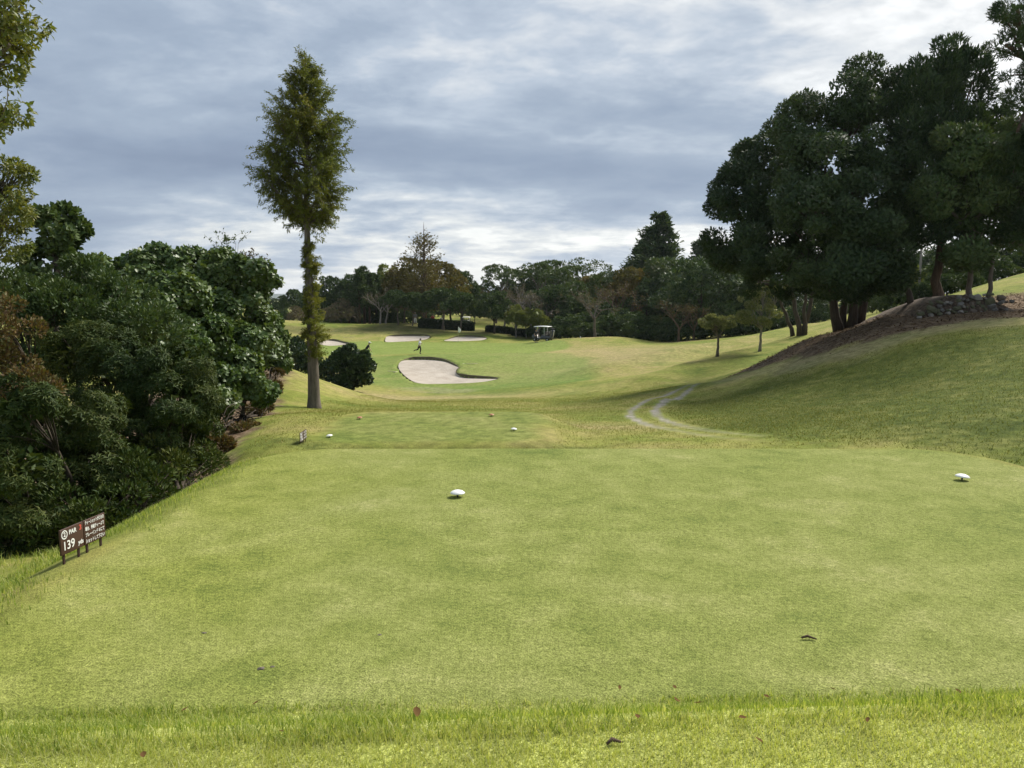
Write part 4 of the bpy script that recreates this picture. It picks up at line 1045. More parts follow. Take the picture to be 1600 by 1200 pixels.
PROTO = {
 'evergreen': (proto_broadleaf(R(101), 10, ROUND, 6500, 0.42, 0.5, M_LEAF_DARK, M_BARK_DARK, .34, .022, fill=30), 10),
 'evergreen2': (proto_broadleaf(R(102), 10, ROUND2, 6500, 0.42, 0.5, M_LEAF_DARK, M_BARK_DARK, .28, .024, fill=30), 10),
 'green': (proto_broadleaf(R(103), 10, ROUND2, 6500, 0.42, 0.5, M_LEAF_MID, M_BARK_GREY, .28, .02, fill=30), 10),
 'layered': (proto_broadleaf(R(104), 10, [(0, 0, .85, .3, .3, .10), (-.25, 0, .7, .32, .3, .09), (.25, .05, .72, .32, .3, .09), (.05, -.1, .55, .5, .4, .1), (-.3, -.1, .4, .34, .3, .1), (.32, -.1, .42, .34, .3, .1), (0, 0, .32, .4, .4, .12)], 7000, 0.40, 0.5, M_LEAF_DARK, M_BARK_DARK, .3, .02, fill=30), 10),
 'high': (proto_broadleaf(R(119), 10, [(x*1.05, y*1.05, .56+.40*(z-.3), a_*1.0, b2*1.0, c2*.75) for x, y, z, a_, b2, c2 in ROUND2], 6500, 0.40, 0.5, M_LEAF_DARK, M_BARK_GREY, .42, .018, fill=24), 10),
 'light': (proto_broadleaf(R(105), 6, SMALL, 4200, 0.32, 0.5, M_LEAF_LIGHT, M_BARK_PALE, .36, .018, fill=16, rc=.4, per=1.3), 6),
 'olive': (proto_broadleaf(R(106), 10, ROUND, 5200, 0.40, 0.5, M_LEAF_GOLD, M_BARK_GREY, .3, .02, fill=14), 10),
 'umbrella': (proto_broadleaf(R(107), 11, UMB, 4200, 0.36, 0.5, M_LEAF_MID, M_BARK_GREY, .42, .018, fill=5, rc=.42, per=1.0, flat=.5, low=-.2), 11),
 'umbrella2': (proto_broadleaf(R(108), 11, [(-x, y, z, a, b, c) for x, y, z, a, b, c in UMB], 2200, 0.30, 0.5, M_LEAF_MID, M_BARK_GREY, .42, .018, fill=2, rc=.42, per=1.0, flat=.5, low=-.2), 11),
 'shrub': (proto_broadleaf(R(109), 5, DOME, 5200, 0.34, 0.5, M_LEAF_DARK, M_BARK_DARK, 0.2, .012, fill=40, rc=.45, per=1.1), 5),
 'shrub2': (proto_broadleaf(R(110), 5, [(-x, y, z*.95, a, b, c) for x, y, z, a, b, c in DOME], 5200, 0.34, 0.5, M_LEAF_MID, M_BARK_DARK, 0.2, .012, fill=40, rc=.45, per=1.1), 5),
 'brownshrub': (proto_broadleaf(R(111), 5, DOME, 3200, 0.30, 0.4, M_LEAF_GREYBROWN, M_BARK_GREY, 0.2, .012, fill=25, rc=.45, per=1.1), 5),
 'conifer': (proto_conifer(R(112), 12, .24, 5400, M_LEAF_DARK, M_BARK_BROWN, .22), 12),
 'conifer2': (proto_conifer(R(113), 12, .20, 5400, M_LEAF_DARK, M_BARK_BROWN, .34, power=.6), 12),
 'cedar': (proto_conifer(R(114), 14, .36, 9000, M_LEAF_DARK, M_BARK_BROWN, .1, L=.62, power=.75), 14),
 'bare': (proto_bare(R(115), 8, M_BARK_PALE, M_LEAF_GREYBROWN, 700, levels=3, spread=.5), 8),
 'bare2': (proto_bare(R(116), 8, M_BARK_GREY, M_LEAF_GREYBROWN, 1400, levels=3, spread=.62, trunk_h=.36), 8),
 'barebrown': (proto_bare(R(117), 8, M_BARK_BROWN, M_LEAF_RUST, 1900, levels=3, spread=.55, trunk_h=.28), 8),
 'golden': (proto_conifer(R(118), 13, .27, 5200, M_LEAF_GOLD, M_BARK_BROWN, .12, L=.42, power=.85), 13),
}
KINDNAME = {'evergreen': 'evergreen_tree', 'evergreen2': 'evergreen_tree', 'green': 'broadleaf_tree', 'layered': 'layered_tree', 'light': 'broadleaf_tree', 'high': 'evergreen_tree', 'olive': 'autumn_tree', 'umbrella': 'flat_topped_tree', 'umbrella2': 'flat_topped_tree',
            'shrub': 'wild_shrub', 'shrub2': 'wild_shrub', 'brownshrub': 'wild_shrub', 'conifer': 'conifer_tree', 'conifer2': 'conifer_tree', 'cedar': 'cedar_tree', 'bare': 'bare_tree', 'bare2': 'bare_tree', 'barebrown': 'bare_tree', 'golden': 'golden_tree'}
_fr = random.Random(3)
def far(kind, px, top, base, d, label, wk=1.0, group='trees of the wood behind the green', cat=None, rz=None):
    """a tree of the far wood: trunk at photo column px, its top and foot at photo rows, d metres away"""
    p = at(px, base, d); z = ground_z(p.x, p.y)
    H = at(px, top, d).z-z
    (tm, tmat), (cm, cmat) = PROTO[kind][0]; h0 = PROTO[kind][1]
    s = H/h0
    root = empty(KINDNAME[kind], (p.x, p.y, z), _fr.uniform(0, 6.28) if rz is None else rz, (s*wk, s*wk, s))
    if tm is not None: link('trunk', tm, tmat, root)
    link('crown', cm, cmat, root)
    tag(root, label, cat or ('shrub' if 'shrub' in kind else 'tree'), group); return root
WOOD = [
 # kind, column, top row, foot row, distance, label
 ('evergreen', 458, 452, 500, 165, 'low dark evergreen at the far left end of the wood'),
 ('evergreen2', 478, 462, 500, 150, 'dark evergreen seen behind the shoots of the tall trunk'),
 ('brownshrub', 465, 478, 503, 140, 'low brown scrub left of the tall trunk, before the far wood'),
 ('evergreen', 522, 432, 504, 150, 'dark round evergreen just right of the tall trunk, in the wood'),
 ('evergreen2', 548, 430, 504, 150, 'dark evergreen between the round one and the pointed conifers'),
 ('brownshrub', 533, 466, 505, 129, 'round grey brown shrub at the left of the conifer grove'),
 ('conifer2', 562, 422, 505, 131, 'pointed dark conifer, first of the grove by the bare trees'),
 ('conifer2', 578, 428, 505, 133, 'pointed dark conifer, second of the grove by the bare trees'),
 ('conifer', 546, 440, 505, 134, 'shorter dark conifer at the left of the pointed grove'),
 ('bare', 594, 438, 506, 127, 'pale leafless round tree with light trunks beside the conifers'),
 ('bare', 603, 444, 506, 128, 'second pale leafless tree close to the golden tree'),
 ('light', 606, 416, 506, 146, 'yellow green tree top rising behind the leafless trees'),
 ('olive', 632, 420, 506, 142, 'olive tree left of the golden spire'),
 ('olive', 648, 402, 506, 138, 'broad golden brown tree against the foot of the spire'),
 ('olive', 694, 408, 507, 138, 'golden brown tree to the right of the spire'),
 ('high', 622, 448, 507, 124, 'dark tree over the thin trunks left of the white clad golfer'),
 ('high', 645, 452, 507, 123, 'dark tree over the golfer with white trousers'),
 ('high', 664, 462, 507, 122, 'dark low crowned tree above the person in red'),
 ('high', 692, 444, 512, 121, 'dark spreading tree with its trunk at the clipped hedge'),
 ('evergreen', 722, 424, 505, 150, 'dark dome shaped tree behind the right of the golden tree'),
 ('high', 720, 452, 511, 119, 'mid green slim trunked tree beside the white roofed cart'),
 ('evergreen', 773, 455, 516, 119, 'dark egg shaped tree standing between two hedges'),
 ('green', 742, 468, 508, 148, 'green tree at the top of the far grass bank'),
 ('evergreen2', 760, 438, 505, 170, 'dark tree in the dip of the skyline'),
 ('umbrella', 785, 412, 508, 158, 'flat topped tree right of the dip in the skyline'),
 ('barebrown', 775, 436, 508, 150, 'brown leafless tree below the flat topped crown'),
 ('bare', 806, 428, 514, 124, 'grey leafless tree behind the light green small trees'),
 ('bare', 832, 432, 518, 122, 'grey twiggy tree above the parked cart'),
 ('umbrella', 848, 405, 512, 150, 'broad flat topped green crown on the skyline above the cart'),
 ('umbrella2', 905, 400, 516, 150, 'thin see through flat crown on the skyline, tallest of the flat tops'),
 ('umbrella', 880, 414, 516, 143, 'flat topped tree between the broad and the see through crowns'),
 ('light', 806, 477, 520, 116, 'small light green tree left of the parked cart'),
 ('light', 842, 484, 524, 113, 'small yellow green tree right behind the parked cart'),
 ('light', 822, 482, 522, 116, 'small light green tree between two others near the cart'),
 ('evergreen2', 868, 446, 530, 118, 'dark tree behind the right end of the parked cart'),
 ('green', 890, 440, 530, 120, 'dark green tree left of the slim leafless tree'),
 ('evergreen', 850, 450, 525, 126, 'dark tree filling the gap over the parked cart'),
 ('bare2', 930, 434, 533, 104, 'slim leafless tree with one clear pale trunk at the edge of the wood'),
 ('barebrown', 968, 414, 532, 113, 'brown vase shaped leafless tree under the olive crown'),
 ('olive', 985, 416, 530, 124, 'olive crowned tree left of the great cedar'),
 ('green', 945, 424, 528, 128, 'green tree behind the slim leafless tree'),
 ('cedar', 1026, 336, 520, 132, 'great dark cedar rising highest above the far wood'),
 ('conifer', 1090, 374, 515, 145, 'small dark pointed tree right of the great cedar'),
 ('green', 1048, 402, 525, 118, 'bright topped green tree in front of the great cedar'),
 ('layered', 1100, 398, 528, 108, 'dark layered evergreen between the cedar and the big hill trees'),
 ('layered', 1150, 415, 528, 112, 'dark layered evergreen half hidden by the hill trees'),
 ('barebrown', 1060, 450, 532, 101, 'brown leafless tree with several leaning trunks by the fairway'),
 ('barebrown', 1084, 458, 532, 103, 'smaller brown leafless tree beside the leaning trunks'),
 ('evergreen2', 1010, 436, 530, 116, 'dark tree below the great cedar'),
 ('evergreen', 1190, 430, 520, 112, 'dark tree behind the taller young tree'),
 ('evergreen2', 1240, 430, 515, 110, 'dark tree seen under the left of the big hill trees'),
 ('evergreen', 1300, 430, 505, 112, 'dark tree glimpsed between the dividing trunks'),
]
WOOD += [
 ('evergreen2', 440, 462, 500, 210, 'hazy dark tree at the far left gap beside the vines'),
 ('evergreen', 425, 466, 500, 230, 'small far tree just right of the vine dome'),
 ('evergreen', 490, 446, 502, 170, 'dark evergreen directly behind the tall trunk'),
 ('conifer2', 570, 418, 505, 136, 'tallest pointed conifer of the grove left of the leafless trees'),
 ('conifer', 588, 426, 505, 140, 'pointed conifer behind the pale leafless tree'),
 ('green', 590, 440, 505, 150, 'green tree filling behind the leafless trees'),
 ('evergreen2', 615, 436, 506, 152, 'dark tree behind the olive tree left of the spire'),
 ('evergreen2', 705, 430, 506, 146, 'dark tree right of the golden brown crowns'),
 ('barebrown', 750, 436, 507, 158, 'brown leafless tree in the dip of the skyline'),
 ('evergreen', 792, 436, 508, 168, 'dark tree beneath the left flat topped crown'),
 ('evergreen2', 818, 432, 510, 160, 'dark tree behind the grey leafless trees'),
 ('evergreen', 845, 428, 512, 160, 'dark tree beneath the broad flat topped crown'),
 ('evergreen2', 878, 430, 515, 156, 'dark tree beneath the middle flat top'),
 ('evergreen', 910, 432, 518, 158, 'dark tree beneath the see through flat crown'),
 ('bare', 788, 440, 512, 126, 'leafless twiggy tree right of the egg shaped tree'),
 ('bare2', 858, 440, 524, 116, 'brown leafless tree above the small yellow green trees'),
 ('olive', 925, 428, 522, 140, 'olive tree right of the see through flat crown'),
 ('evergreen', 965, 428, 522, 142, 'dark tree behind the brown vase shaped tree'),
 ('evergreen2', 1075, 408, 520, 138, 'dark tree between the great cedar and the layered evergreen'),
 ('evergreen', 1125, 404, 518, 140, 'dark tree against the sky left of the hill trees'),
 ('cedar', 1000, 378, 520, 140, 'lower dark shoulder tree beside the great cedar'),
]
for k in WOOD: far(*k)
LOWL = ['dark shrub just right of the parked cart', 'green shrub between the parked cart and the slim leafless tree', 'dark shrub left of the slim leafless trunk', 'green shrub right of the slim leafless trunk', 'dark shrub below the brown vase shaped tree', 'green shrub at the low point of the ridge line',
  'dark shrub left of the leaning brown trunks, on the ridge dip', 'green shrub against the leaning brown trunks', 'low dark shrub before the leaning brown trunks', 'green shrub behind the small young tree', 'dark shrub between the two young trees', 'green shrub left of the pale young trunk', 'dark shrub behind the pale young trunk',
  'green shrub right of the pale young trunk', 'dark shrub behind the leftmost hill trunks', 'dark shrub seen through the dividing trunks', 'green shrub seen right of the dividing trunks', 'low dark shrub behind the parked cart', 'taller dark shrub behind the slim leafless tree', 'taller dark shrub behind the leaning brown trunks',
  'dark shrub among the conifer grove trunks', 'dark shrub behind the pale leafless trunks', 'dark shrub under the olive tree', 'dark shrub just right of the tall trunk, far off', 'far dark shrub above the person in red', 'far dark shrub above the standing golfer in white trousers', 'far dark shrub above the person leaning over', 'dark shrub on top of the far grass bank', 'dark shrub at the right end of the far grass bank', 'dark shrub behind the white roofed cart far off', 'dark shrub right of the egg shaped tree', 'dark shrub beside the grey brown shrub right of the tall trunk', 'green shrub under the first conifers of the grove', 'dark shrub under the second conifer of the grove', 'dark shrub left of the white clad golfer', 'dark shrub at the left end of the far wood', 'green shrub behind the tall trunk, far off']
LOWG = 'dark undergrowth shrubs along the edge of the wood'
for i, (px, top, base, d, kd) in enumerate([(872, 494, 530, 109, 'shrub'), (900, 490, 531, 108, 'shrub2'), (915, 488, 531, 110, 'shrub'), (948, 488, 531, 107, 'shrub2'), (965, 482, 531, 110, 'shrub'), (985, 486, 533, 107, 'shrub2'),
      (1005, 494, 536, 106, 'shrub'), (1030, 492, 536, 106, 'shrub2'), (1045, 500, 536, 104, 'shrub'), (1110, 492, 533, 104, 'shrub2'), (1140, 488, 530, 103, 'shrub'), (1165, 484, 528, 102, 'shrub2'), (1195, 480, 525, 102, 'shrub'),
      (1225, 478, 522, 100, 'shrub2'), (1255, 474, 518, 98, 'shrub'), (1290, 470, 510, 96, 'shrub'), (1330, 462, 505, 96, 'shrub2'), (845, 500, 530, 116, 'shrub'), (940, 470, 530, 116, 'shrub'), (1075, 480, 533, 108, 'shrub'),
      (560, 480, 505, 146, 'shrub'), (600, 482, 505, 146, 'shrub'), (630, 484, 505, 146, 'shrub'), (500, 478, 504, 152, 'shrub'), (665, 478, 503, 172, 'shrub'), (640, 476, 503, 172, 'shrub'), (690, 476, 503, 176, 'shrub'), (750, 472, 500, 178, 'shrub'), (800, 470, 500, 176, 'shrub'), (720, 472, 500, 180, 'shrub'), (780, 480, 510, 160, 'shrub'), (520, 484, 505, 140, 'shrub'), (545, 486, 505, 141, 'shrub2'), (582, 486, 505, 138, 'shrub'), (612, 487, 506, 140, 'shrub'), (446, 484, 502, 150, 'shrub'), (478, 486, 503, 146, 'shrub2')]):
    far(kd, px, top, base, d, LOWL[i], 1.15, LOWG)
BEH = 'trees seen past the trunks on the right hill'
for kd, px, top, base, d, lab in [
  ('bare', 1392, 425, 476, 84, 'grey leafless tree behind the hill, left of the leaning trunk'), ('bare', 1408, 418, 476, 88, 'second grey leafless tree behind the hill'),
  ('light', 1415, 412, 476, 74, 'yellow green young tree seen past the leaning trunk'), ('evergreen', 1398, 390, 475, 120, 'dark far tree in the gap left of the leaning trunk'),
  ('evergreen2', 1446, 392, 470, 100, 'dark tree in the gap left of the spiky topped trunk'), ('green', 1480, 382, 455, 62, 'sunlit green tree right of the spiky topped trunk'),
  ('shrub2', 1492, 405, 452, 58, 'green bush behind the wall between two trunks'), ('green', 1530, 370, 448, 66, 'green tree behind the wall at right'),
  ('evergreen', 1575, 360, 445, 68, 'dark tree beyond the lit grass at the right edge'), ('shrub2', 1560, 395, 440, 60, 'leafy bush beyond the lit grass'), ('shrub', 1600, 380, 440, 62, 'dark bush at the right edge beyond the grass'),
  ('evergreen2', 1620, 350, 440, 70, 'dark tree cut by the right edge beyond the wall'), ('shrub', 1450, 425, 465, 78, 'low dark bush seen just left of the spiky topped trunk'),
  ('evergreen', 1360, 405, 480, 118, 'dark tree seen just right of the dividing trunks'), ('evergreen2', 1330, 415, 485, 122, 'dark tree right behind the dividing trunks'), ('evergreen', 1420, 398, 474, 112, 'dark tree behind the leaning trunk'),
  ('shrub', 1385, 440, 478, 100, 'dark bush behind the grey leafless trees'), ('shrub2', 1425, 430, 473, 98, 'green bush right of the leaning trunk'), ('evergreen2', 1505, 372, 455, 90, 'dark tree between the two slim wall trunks'), ('shrub', 1530, 410, 447, 64, 'dark bush above the lit grass strip'),
  ('evergreen2', 1465, 385, 462, 96, 'dark tree just behind the spiky topped trunk'), ('evergreen', 1280, 425, 510, 118, 'dark tree left of the dividing trunks'), ('shrub', 1475, 428, 470, 56, 'dark bush between the spiky topped trunk and the slim wall trunk'), ('shrub2', 1510, 418, 462, 54, 'green bush between the two slim wall trunks'), ('shrub', 1410, 440, 484, 58, 'dark bush right behind the leaning trunk'), ('shrub', 1445, 440, 478, 57, 'dark bush filling left of the spiky topped trunk'), ('shrub2', 1370, 450, 490, 66, 'green bush right of the dividing trunks behind the hill')]:
    far(kd, px, top, base, d, lab, 1.0, BEH)

# golden redwood with a bare spire
def golden_tree():
    rng = np.random.default_rng(77); d = 130
    p = at(664, 507, d); base = Vector((p.x, p.y, ground_z(p.x, p.y)))
    tr = MB(); cr = MB()
    H = at(664, 347, d).z-base.z; m = 1/FPX*d
    zz = lambda py: at(664, py, d).z-base.z
    tr.tube(np.array([[0, 0, -.5], [0, 0, zz(450)], [0, 0, zz(400)], [0, 0, zz(372)], [0, 0, H]]), [.42, .3, .18, .10, .02], 7)
    P, D = [], []
    for i in range(150):
        yt = rng.uniform(368, 480); w = np.interp(yt, [365, 390, 410, 440, 485], [8, 26, 34, 46, 44])*m*rng.uniform(.5, 1.1); th = rng.uniform(0, 6.28)
        o = np.array([math.cos(th), math.sin(th), .6 if yt < 410 else .3]); a = np.array([0, 0, zz(yt)-.35*w]); e = a+o*w
        tr.tube(np.array([a, (a+e)/2-[0, 0, .05*w], e]), [.06, .04, .015], 3, cap=False)
        k = 16 if yt < 405 else 52; u = rng.uniform(.3, 1.05, (k, 1)); P.append(a+(e-a)*u+rng.normal(size=(k, 3))*.32); D.append(np.tile(o, (k, 1))+rng.normal(size=(k, 3))*.7)
    P = np.concatenate(P); D = np.concatenate(D)
    l = rng.uniform(.25, .5, len(P)); leaf_geo(cr, rng, P, D, rng.normal(size=(len(P), 3))+np.array([0, 0, .8]), l, l*.45)
    tree_things('golden_tree', 'golden brown redwood with a bare spire standing highest behind the green', 'tree', base, tr, M_BARK_BROWN, cr, M_LEAF_GOLD)
golden_tree()

# distant blue ridge
mb = MB(); rng = np.random.default_rng(9)
xs = np.linspace(-7000, 7000, 160); prof = 20+26*fbm(xs/1500, xs*0, 4, 4)*1.4
V = np.concatenate([np.column_stack([xs, np.full(160, 5200.0), np.full(160, -30.0)]), np.column_stack([xs, np.full(160, 5500.0), EYE+prof]), np.column_stack([xs, np.full(160, 6200.0), np.full(160, -30.0)])])
j = np.arange(159)
mb.add(V, None, np.concatenate([np.stack([j, j+1, j+161, j+160], 1), np.stack([j+160, j+161, j+321, j+320], 1)]))
ridge = mb.build('hills', plain('hill_forest', (0.05, 0.075, 0.04), 0.9, 0.4, 0.01), None, True); tag(ridge, kind='structure')

# hedges
M_HEDGE = leaf_mat('leaf_hedge', [(0.010, 0.020, 0.009), (0.020, 0.036, 0.014), (0.034, 0.050, 0.018)], 0.5, 0.1, 0.3)
def hedge(label, px0, px1, top, base, d, seed, depth=1.1):
    rng = np.random.default_rng(seed); a = at(px0, base, d); b_ = at(px1, base, d)
    L = b_.x-a.x; H = at(px0, top, d).z-at(px0, base, d).z; c = Vector(((a.x+b_.x)/2, d, ground_z((a.x+b_.x)/2, d)))
    fol = MB(); st = MB(); n = int(2600*L*0.5)
    P = rng.uniform(-1, 1, (n, 3))*np.array([L/2, depth/2, .5]); ax = rng.integers(0, 3, n)
    s = np.sign(rng.normal(size=n)); half = np.array([L/2, depth/2, .5])
    for k in range(3): P[ax == k, k] = s[ax == k]*half[k]*rng.uniform(.88, 1.04, (ax == k).sum())
    P[:, 2] = (P[:, 2]+.5)*H+surf(P[:, 0]+c.x, P[:, 1]+c.y)-c.z+rng.normal(size=n)*.05
    o = np.zeros((n, 3)); o[np.arange(n), ax] = s; o[:, 2] = np.abs(o[:, 2])
    leaf_geo(fol, rng, P, o+rng.normal(size=(n, 3))*.6, o+rng.normal(size=(n, 3))*.6, .30, .20)
    st.tube(np.array([[0, 0, -.2], [.05, .05, H*.8]]), [.04, .02], 4); sm = st.mesh('stem')
    root = empty('clipped_hedge', c); fol.build('foliage', M_HEDGE, root); tag(root, label, 'hedge', 'clipped hedges beside the cart path')
    for k in range(int(L/1.6)):
        x = -L/2+.5+k*1.6; link('stem', sm, M_BARK_DARK, root, (x, 0, ground_z(c.x+x, c.y)-c.z))
hedge('long low clipped hedge in front of the white roofed cart', 657, 738, 501, 513, 122, 1)
hedge('short clipped hedge at the foot of the egg shaped tree', 761, 800, 509, 517, 121, 2)
hedge('small clipped hedge behind the light green trees', 802, 830, 512, 521, 119, 3)

# ------------------------------------------------------------------ small things
M_WHITE = plain('white_paint', (0.80, 0.80, 0.78), 0.4, 0.05, 20)
M_ORANGE = plain('orange_paint', (0.40, 0.165, 0.085), 0.5, 0.1, 20)
M_BLACK = plain('black_plastic', (0.02, 0.02, 0.022), 0.5, 0.2, 10)
M_DARKMETAL = plain('dark_metal', (0.05, 0.05, 0.055), 0.4, 0.15, 10, metal=0.6)
M_WOOD = plain('weathered_wood', (0.30, 0.23, 0.15), 0.8, 0.3, 14, 0.3)
M_PALEWOOD = plain('pale_handle', (0.55, 0.50, 0.32), 0.6, 0.15, 14)
M_BROWN = plain('sign_brown', (0.060, 0.028, 0.018), 0.6, 0.18, 9)
M_POST = plain('sign_post_brown', (0.035, 0.016, 0.011), 0.7, 0.2, 9)
M_RED = plain('sign_red', (0.62, 0.10, 0.07), 0.5, 0.05, 10)
M_SKIN = plain('skin', (0.42, 0.26, 0.18), 0.55, 0.06, 10)
M_HAIR = plain('hair', (0.012, 0.010, 0.009), 0.6, 0.2, 30)
M_RUBBER = plain('tyre_rubber', (0.02, 0.02, 0.02), 0.8, 0.2, 20)
M_SEAT = plain('seat_vinyl', (0.10, 0.095, 0.09), 0.5, 0.1, 10)
M_CARTBODY = plain('cart_body_paint', (0.055, 0.060, 0.068), 0.3, 0.08, 5, spec=0.5)
def glass():
    m, t = new_mat('clear_windscreen'); b = t.new('ShaderNodeBsdfPrincipled', Base__Color=(0.75, 0.8, 0.8, 1), Roughness=0.05)
    b.inputs['Transmission Weight'].default_value = 0.9; b.inputs['IOR'].default_value = 1.15
    t.l.new(b.outputs[0], t.out.inputs[0]); return m
M_GLASS = glass()

# tee markers: a domed cap on a short spike
def marker_meshes(cap_mat):
    cap = MB(); cap.lathe([(0.0, 0.060), (0.030, 0.058), (0.052, 0.050), (0.068, 0.040), (0.075, 0.031), (0.074, 0.027), (0.055, 0.025), (0.0, 0.025)], 24)
    st = MB(); st.lathe([(0.0, 0.026), (0.009, 0.026), (0.009, -0.03), (0.0, -0.04)], 10)
    return cap.mesh('cap', True), st.mesh('spike', True), cap_mat
WM = marker_meshes(M_WHITE); OM = marker_meshes(M_ORANGE)
def marker(label, px, py, ms, d0=2.0, tilt=(0, 0), s=1.0):
    p = on(px, py, d0); root = empty('tee_marker', p+Vector((0, 0, 0.012)), 0, s); root.rotation_euler = (tilt[0], tilt[1], 0)
    link('cap', ms[0], ms[2], root); link('spike', ms[1], M_BLACK, root); tag(root, label, 'tee marker', 'tee markers')
marker('white domed tee marker on the near tee, left of the pair', 715, 776.5, WM, 4.5)
marker('white domed tee marker near the right side of the near tee', 1503, 750.5, WM, 4.5, (0.0, 0.10))
marker('white tee marker on the forward tee beside the small sign', 515, 683.5, WM, 12, (0.05, -0.12))
marker('white tee marker at the right of the forward tee', 803, 673, WM, 12, (0, 0.05))
marker('orange tee marker at the back left of the forward tee', 562, 655, OM, 12, (0.05, -0.08))
marker('orange tee marker at the back right of the forward tee', 768, 650.5, OM, 12)

# yardage signs
def text(body, size, mat, parent, loc, sx=1.0, bold=0.0, align='LEFT', name='lettering'):
    c = bpy.data.curves.new(name, 'FONT'); c.body = body; c.size = size; c.align_x = align; c.align_y = 'CENTER'; c.extrude = 0.0006; c.offset = bold
    c.materials.append(mat)
    o = bpy.data.objects.new(name, c); o.parent = parent; o.location = loc; o.rotation_euler = (math.pi/2, 0, 0); o.scale = (sx, 1, 1); COL.objects.link(o)
    bpy.context.view_layer.update(); me = bpy.data.meshes.new_from_object(o.evaluated_get(bpy.context.evaluated_depsgraph_get()))
    loc_, rot_ = o.location.copy(), o.rotation_euler.copy(); bpy.data.objects.remove(o)
    o = link(name, me, mat, parent, loc_, rot_); o.scale = (sx, 1, 1); return o
def sign(label, name_pos, rz, s, detailed, seed=1):
    root = empty('yardage_sign', name_pos, rz, s)
    for k, x in enumerate((-0.135, 0.135)):
        pm = MB(); pm.box((x, 0, 0.205), (0.262, 0.014, 0.21), None, 0.004)
        pl = pm.build('board', M_BROWN, root); 
        for dx in (-0.085, 0.085):
            q = MB(); q.box((x+dx, 0.012, 0.04), (0.022, 0.012, 0.30), None, 0.002); q.build('post', M_POST, root)
        if not detailed:
            for r_ in range(3): text('139 yds' if (k == 0 and r_ == 2) else ('PAR 3' if k == 0 else 'ショットして下さい'), 0.05 if k else 0.075, M_WHITE, pl, (x-0.12, -0.009, 0.27-r_*0.062), 0.5 if k else 0.9, 0.002)
        elif k == 0:
            ring = MB(); a = np.linspace(0, 2*math.pi, 25)
            V = np.concatenate([np.column_stack([x-0.085+r_*np.cos(a[:-1]), np.full(24, -0.0085), 0.262+r_*1.1*np.sin(a[:-1])]) for r_ in (0.026, 0.034)])
            j = np.arange(24); jn = (j+1) % 24; ring.add(V, None, np.stack([j, jn, jn+24, j+24], 1)); ring.build('ring', M_WHITE, pl)
            text('2', 0.052, M_WHITE, pl, (x-0.085, -0.0085, 0.262), 0.9, 0.0012, 'CENTER')
            text('PAR', 0.050, M_WHITE, pl, (x-0.035, -0.0085, 0.266), 0.95, 0.0012)
            text('3', 0.058, M_RED, pl, (x+0.082, -0.0085, 0.270), 1.0, 0.0015)
            text('139', 0.100, M_WHITE, pl, (x-0.112, -0.0085, 0.166), 0.92, 0.0012)
            text('yds', 0.050, M_WHITE, pl, (x+0.064, -0.0085, 0.150), 0.9, 0.0012)
        else:
            for r_, body in enumerate(('ティーショットがＯＢの', '場合、特設ティーより', 'プレーイング４にて', 'ショットして下さい')):
                text(body, 0.038, M_WHITE, pl, (x-0.118, -0.0085, 0.283-r_*0.052), 0.235/(len(body)*0.038)*1.0, 0.0007)
    tag(root, label, 'sign', 'yardage signs'); return root
pa = on(109, 881, 3); pb = on(153, 853, 3)
mid = (pa+pb)/2
# the board runs along the tee edge and faces across it
th = math.atan2(pb.y-pa.y, pb.x-pa.x)-math.radians(13)
zb = at(126.5, 862, mid.y).z
sg = sign('brown yardage sign reading 139 beside the near tee, lettered boards on short posts', (mid.x, mid.y, zb-0.10*0.92+0.045), th, 0.96, True)
p2 = on(474, 692, 12)
sign('small distant twin board sign at the left edge of the forward tee', (p2.x, p2.y, p2.z-0.04), math.radians(90), 0.98, False)

# flag
def flag():
    p = on(716, 536, 95); root = empty('flagstick', p)
    pole = MB(); pole.tube(np.array([[0, 0, -0.1], [0, 0, 2.25]]), 0.012, 8); pole.build('pole', M_PALEWOOD, root, True)
    fl = MB(); rows_ = 9
    V = []; 
    for i in range(rows_):
        t_ = i/(rows_-1)
        for k in range(4):
            w = (0.06+0.30*math.sin(math.pi*min(1, t_*0.72+0.1)))*k/3
            V.append((0.012+w, 0.07*math.sin(k*1.7+t_*3), 2.25-0.75*t_-0.10*k/3))
    Q = [(i*4+k, i*4+k+1, i*4+4+k+1, i*4+4+k) for i in range(rows_-1) for k in range(3)]
    fl.add(V, None, Q); o = fl.build('flag', M_WHITE, root, True)
    md = o.modifiers.new('thick', 'SOLIDIFY'); md.thickness = 0.006
    tag(root, 'white flag hanging limp on its stick at the back of the green', 'flag')
flag()

def rake(label, px, py, d0, rz, L=1.5):
    p = on(px, py, d0); root = empty('bunker_rake', p+Vector((0, 0, 0.04)), rz)
    h = MB(); h.tube(np.array([[-L/2, 0, 0], [L/2, 0, 0.05]]), 0.022, 6); h.build('handle', M_PALEWOOD, root)
    b_ = MB(); b_.box((-L/2, 0, 0), (0.06, 0.55, 0.05))
    b_.build('head', M_PALEWOOD, root)
    for k in range(8):
        q = MB(); q.box((-L/2, -0.24+k*0.069, -0.04), (0.02, 0.02, 0.07)); q.build('tooth', M_PALEWOOD, root)
    tag(root, label, 'rake', 'bunker rakes')
rake('pale rake lying right of the big bunker above its tongue', 735, 569.5, 60, math.radians(-14), 1.35)
rake('pale rake lying left of the big bunker, pointing to its rim', 612, 581.5, 55, math.radians(150), 0.9)
rake('rake lying on the mound above the small left bunker', 546, 527.5, 100, math.radians(4), 1.6)
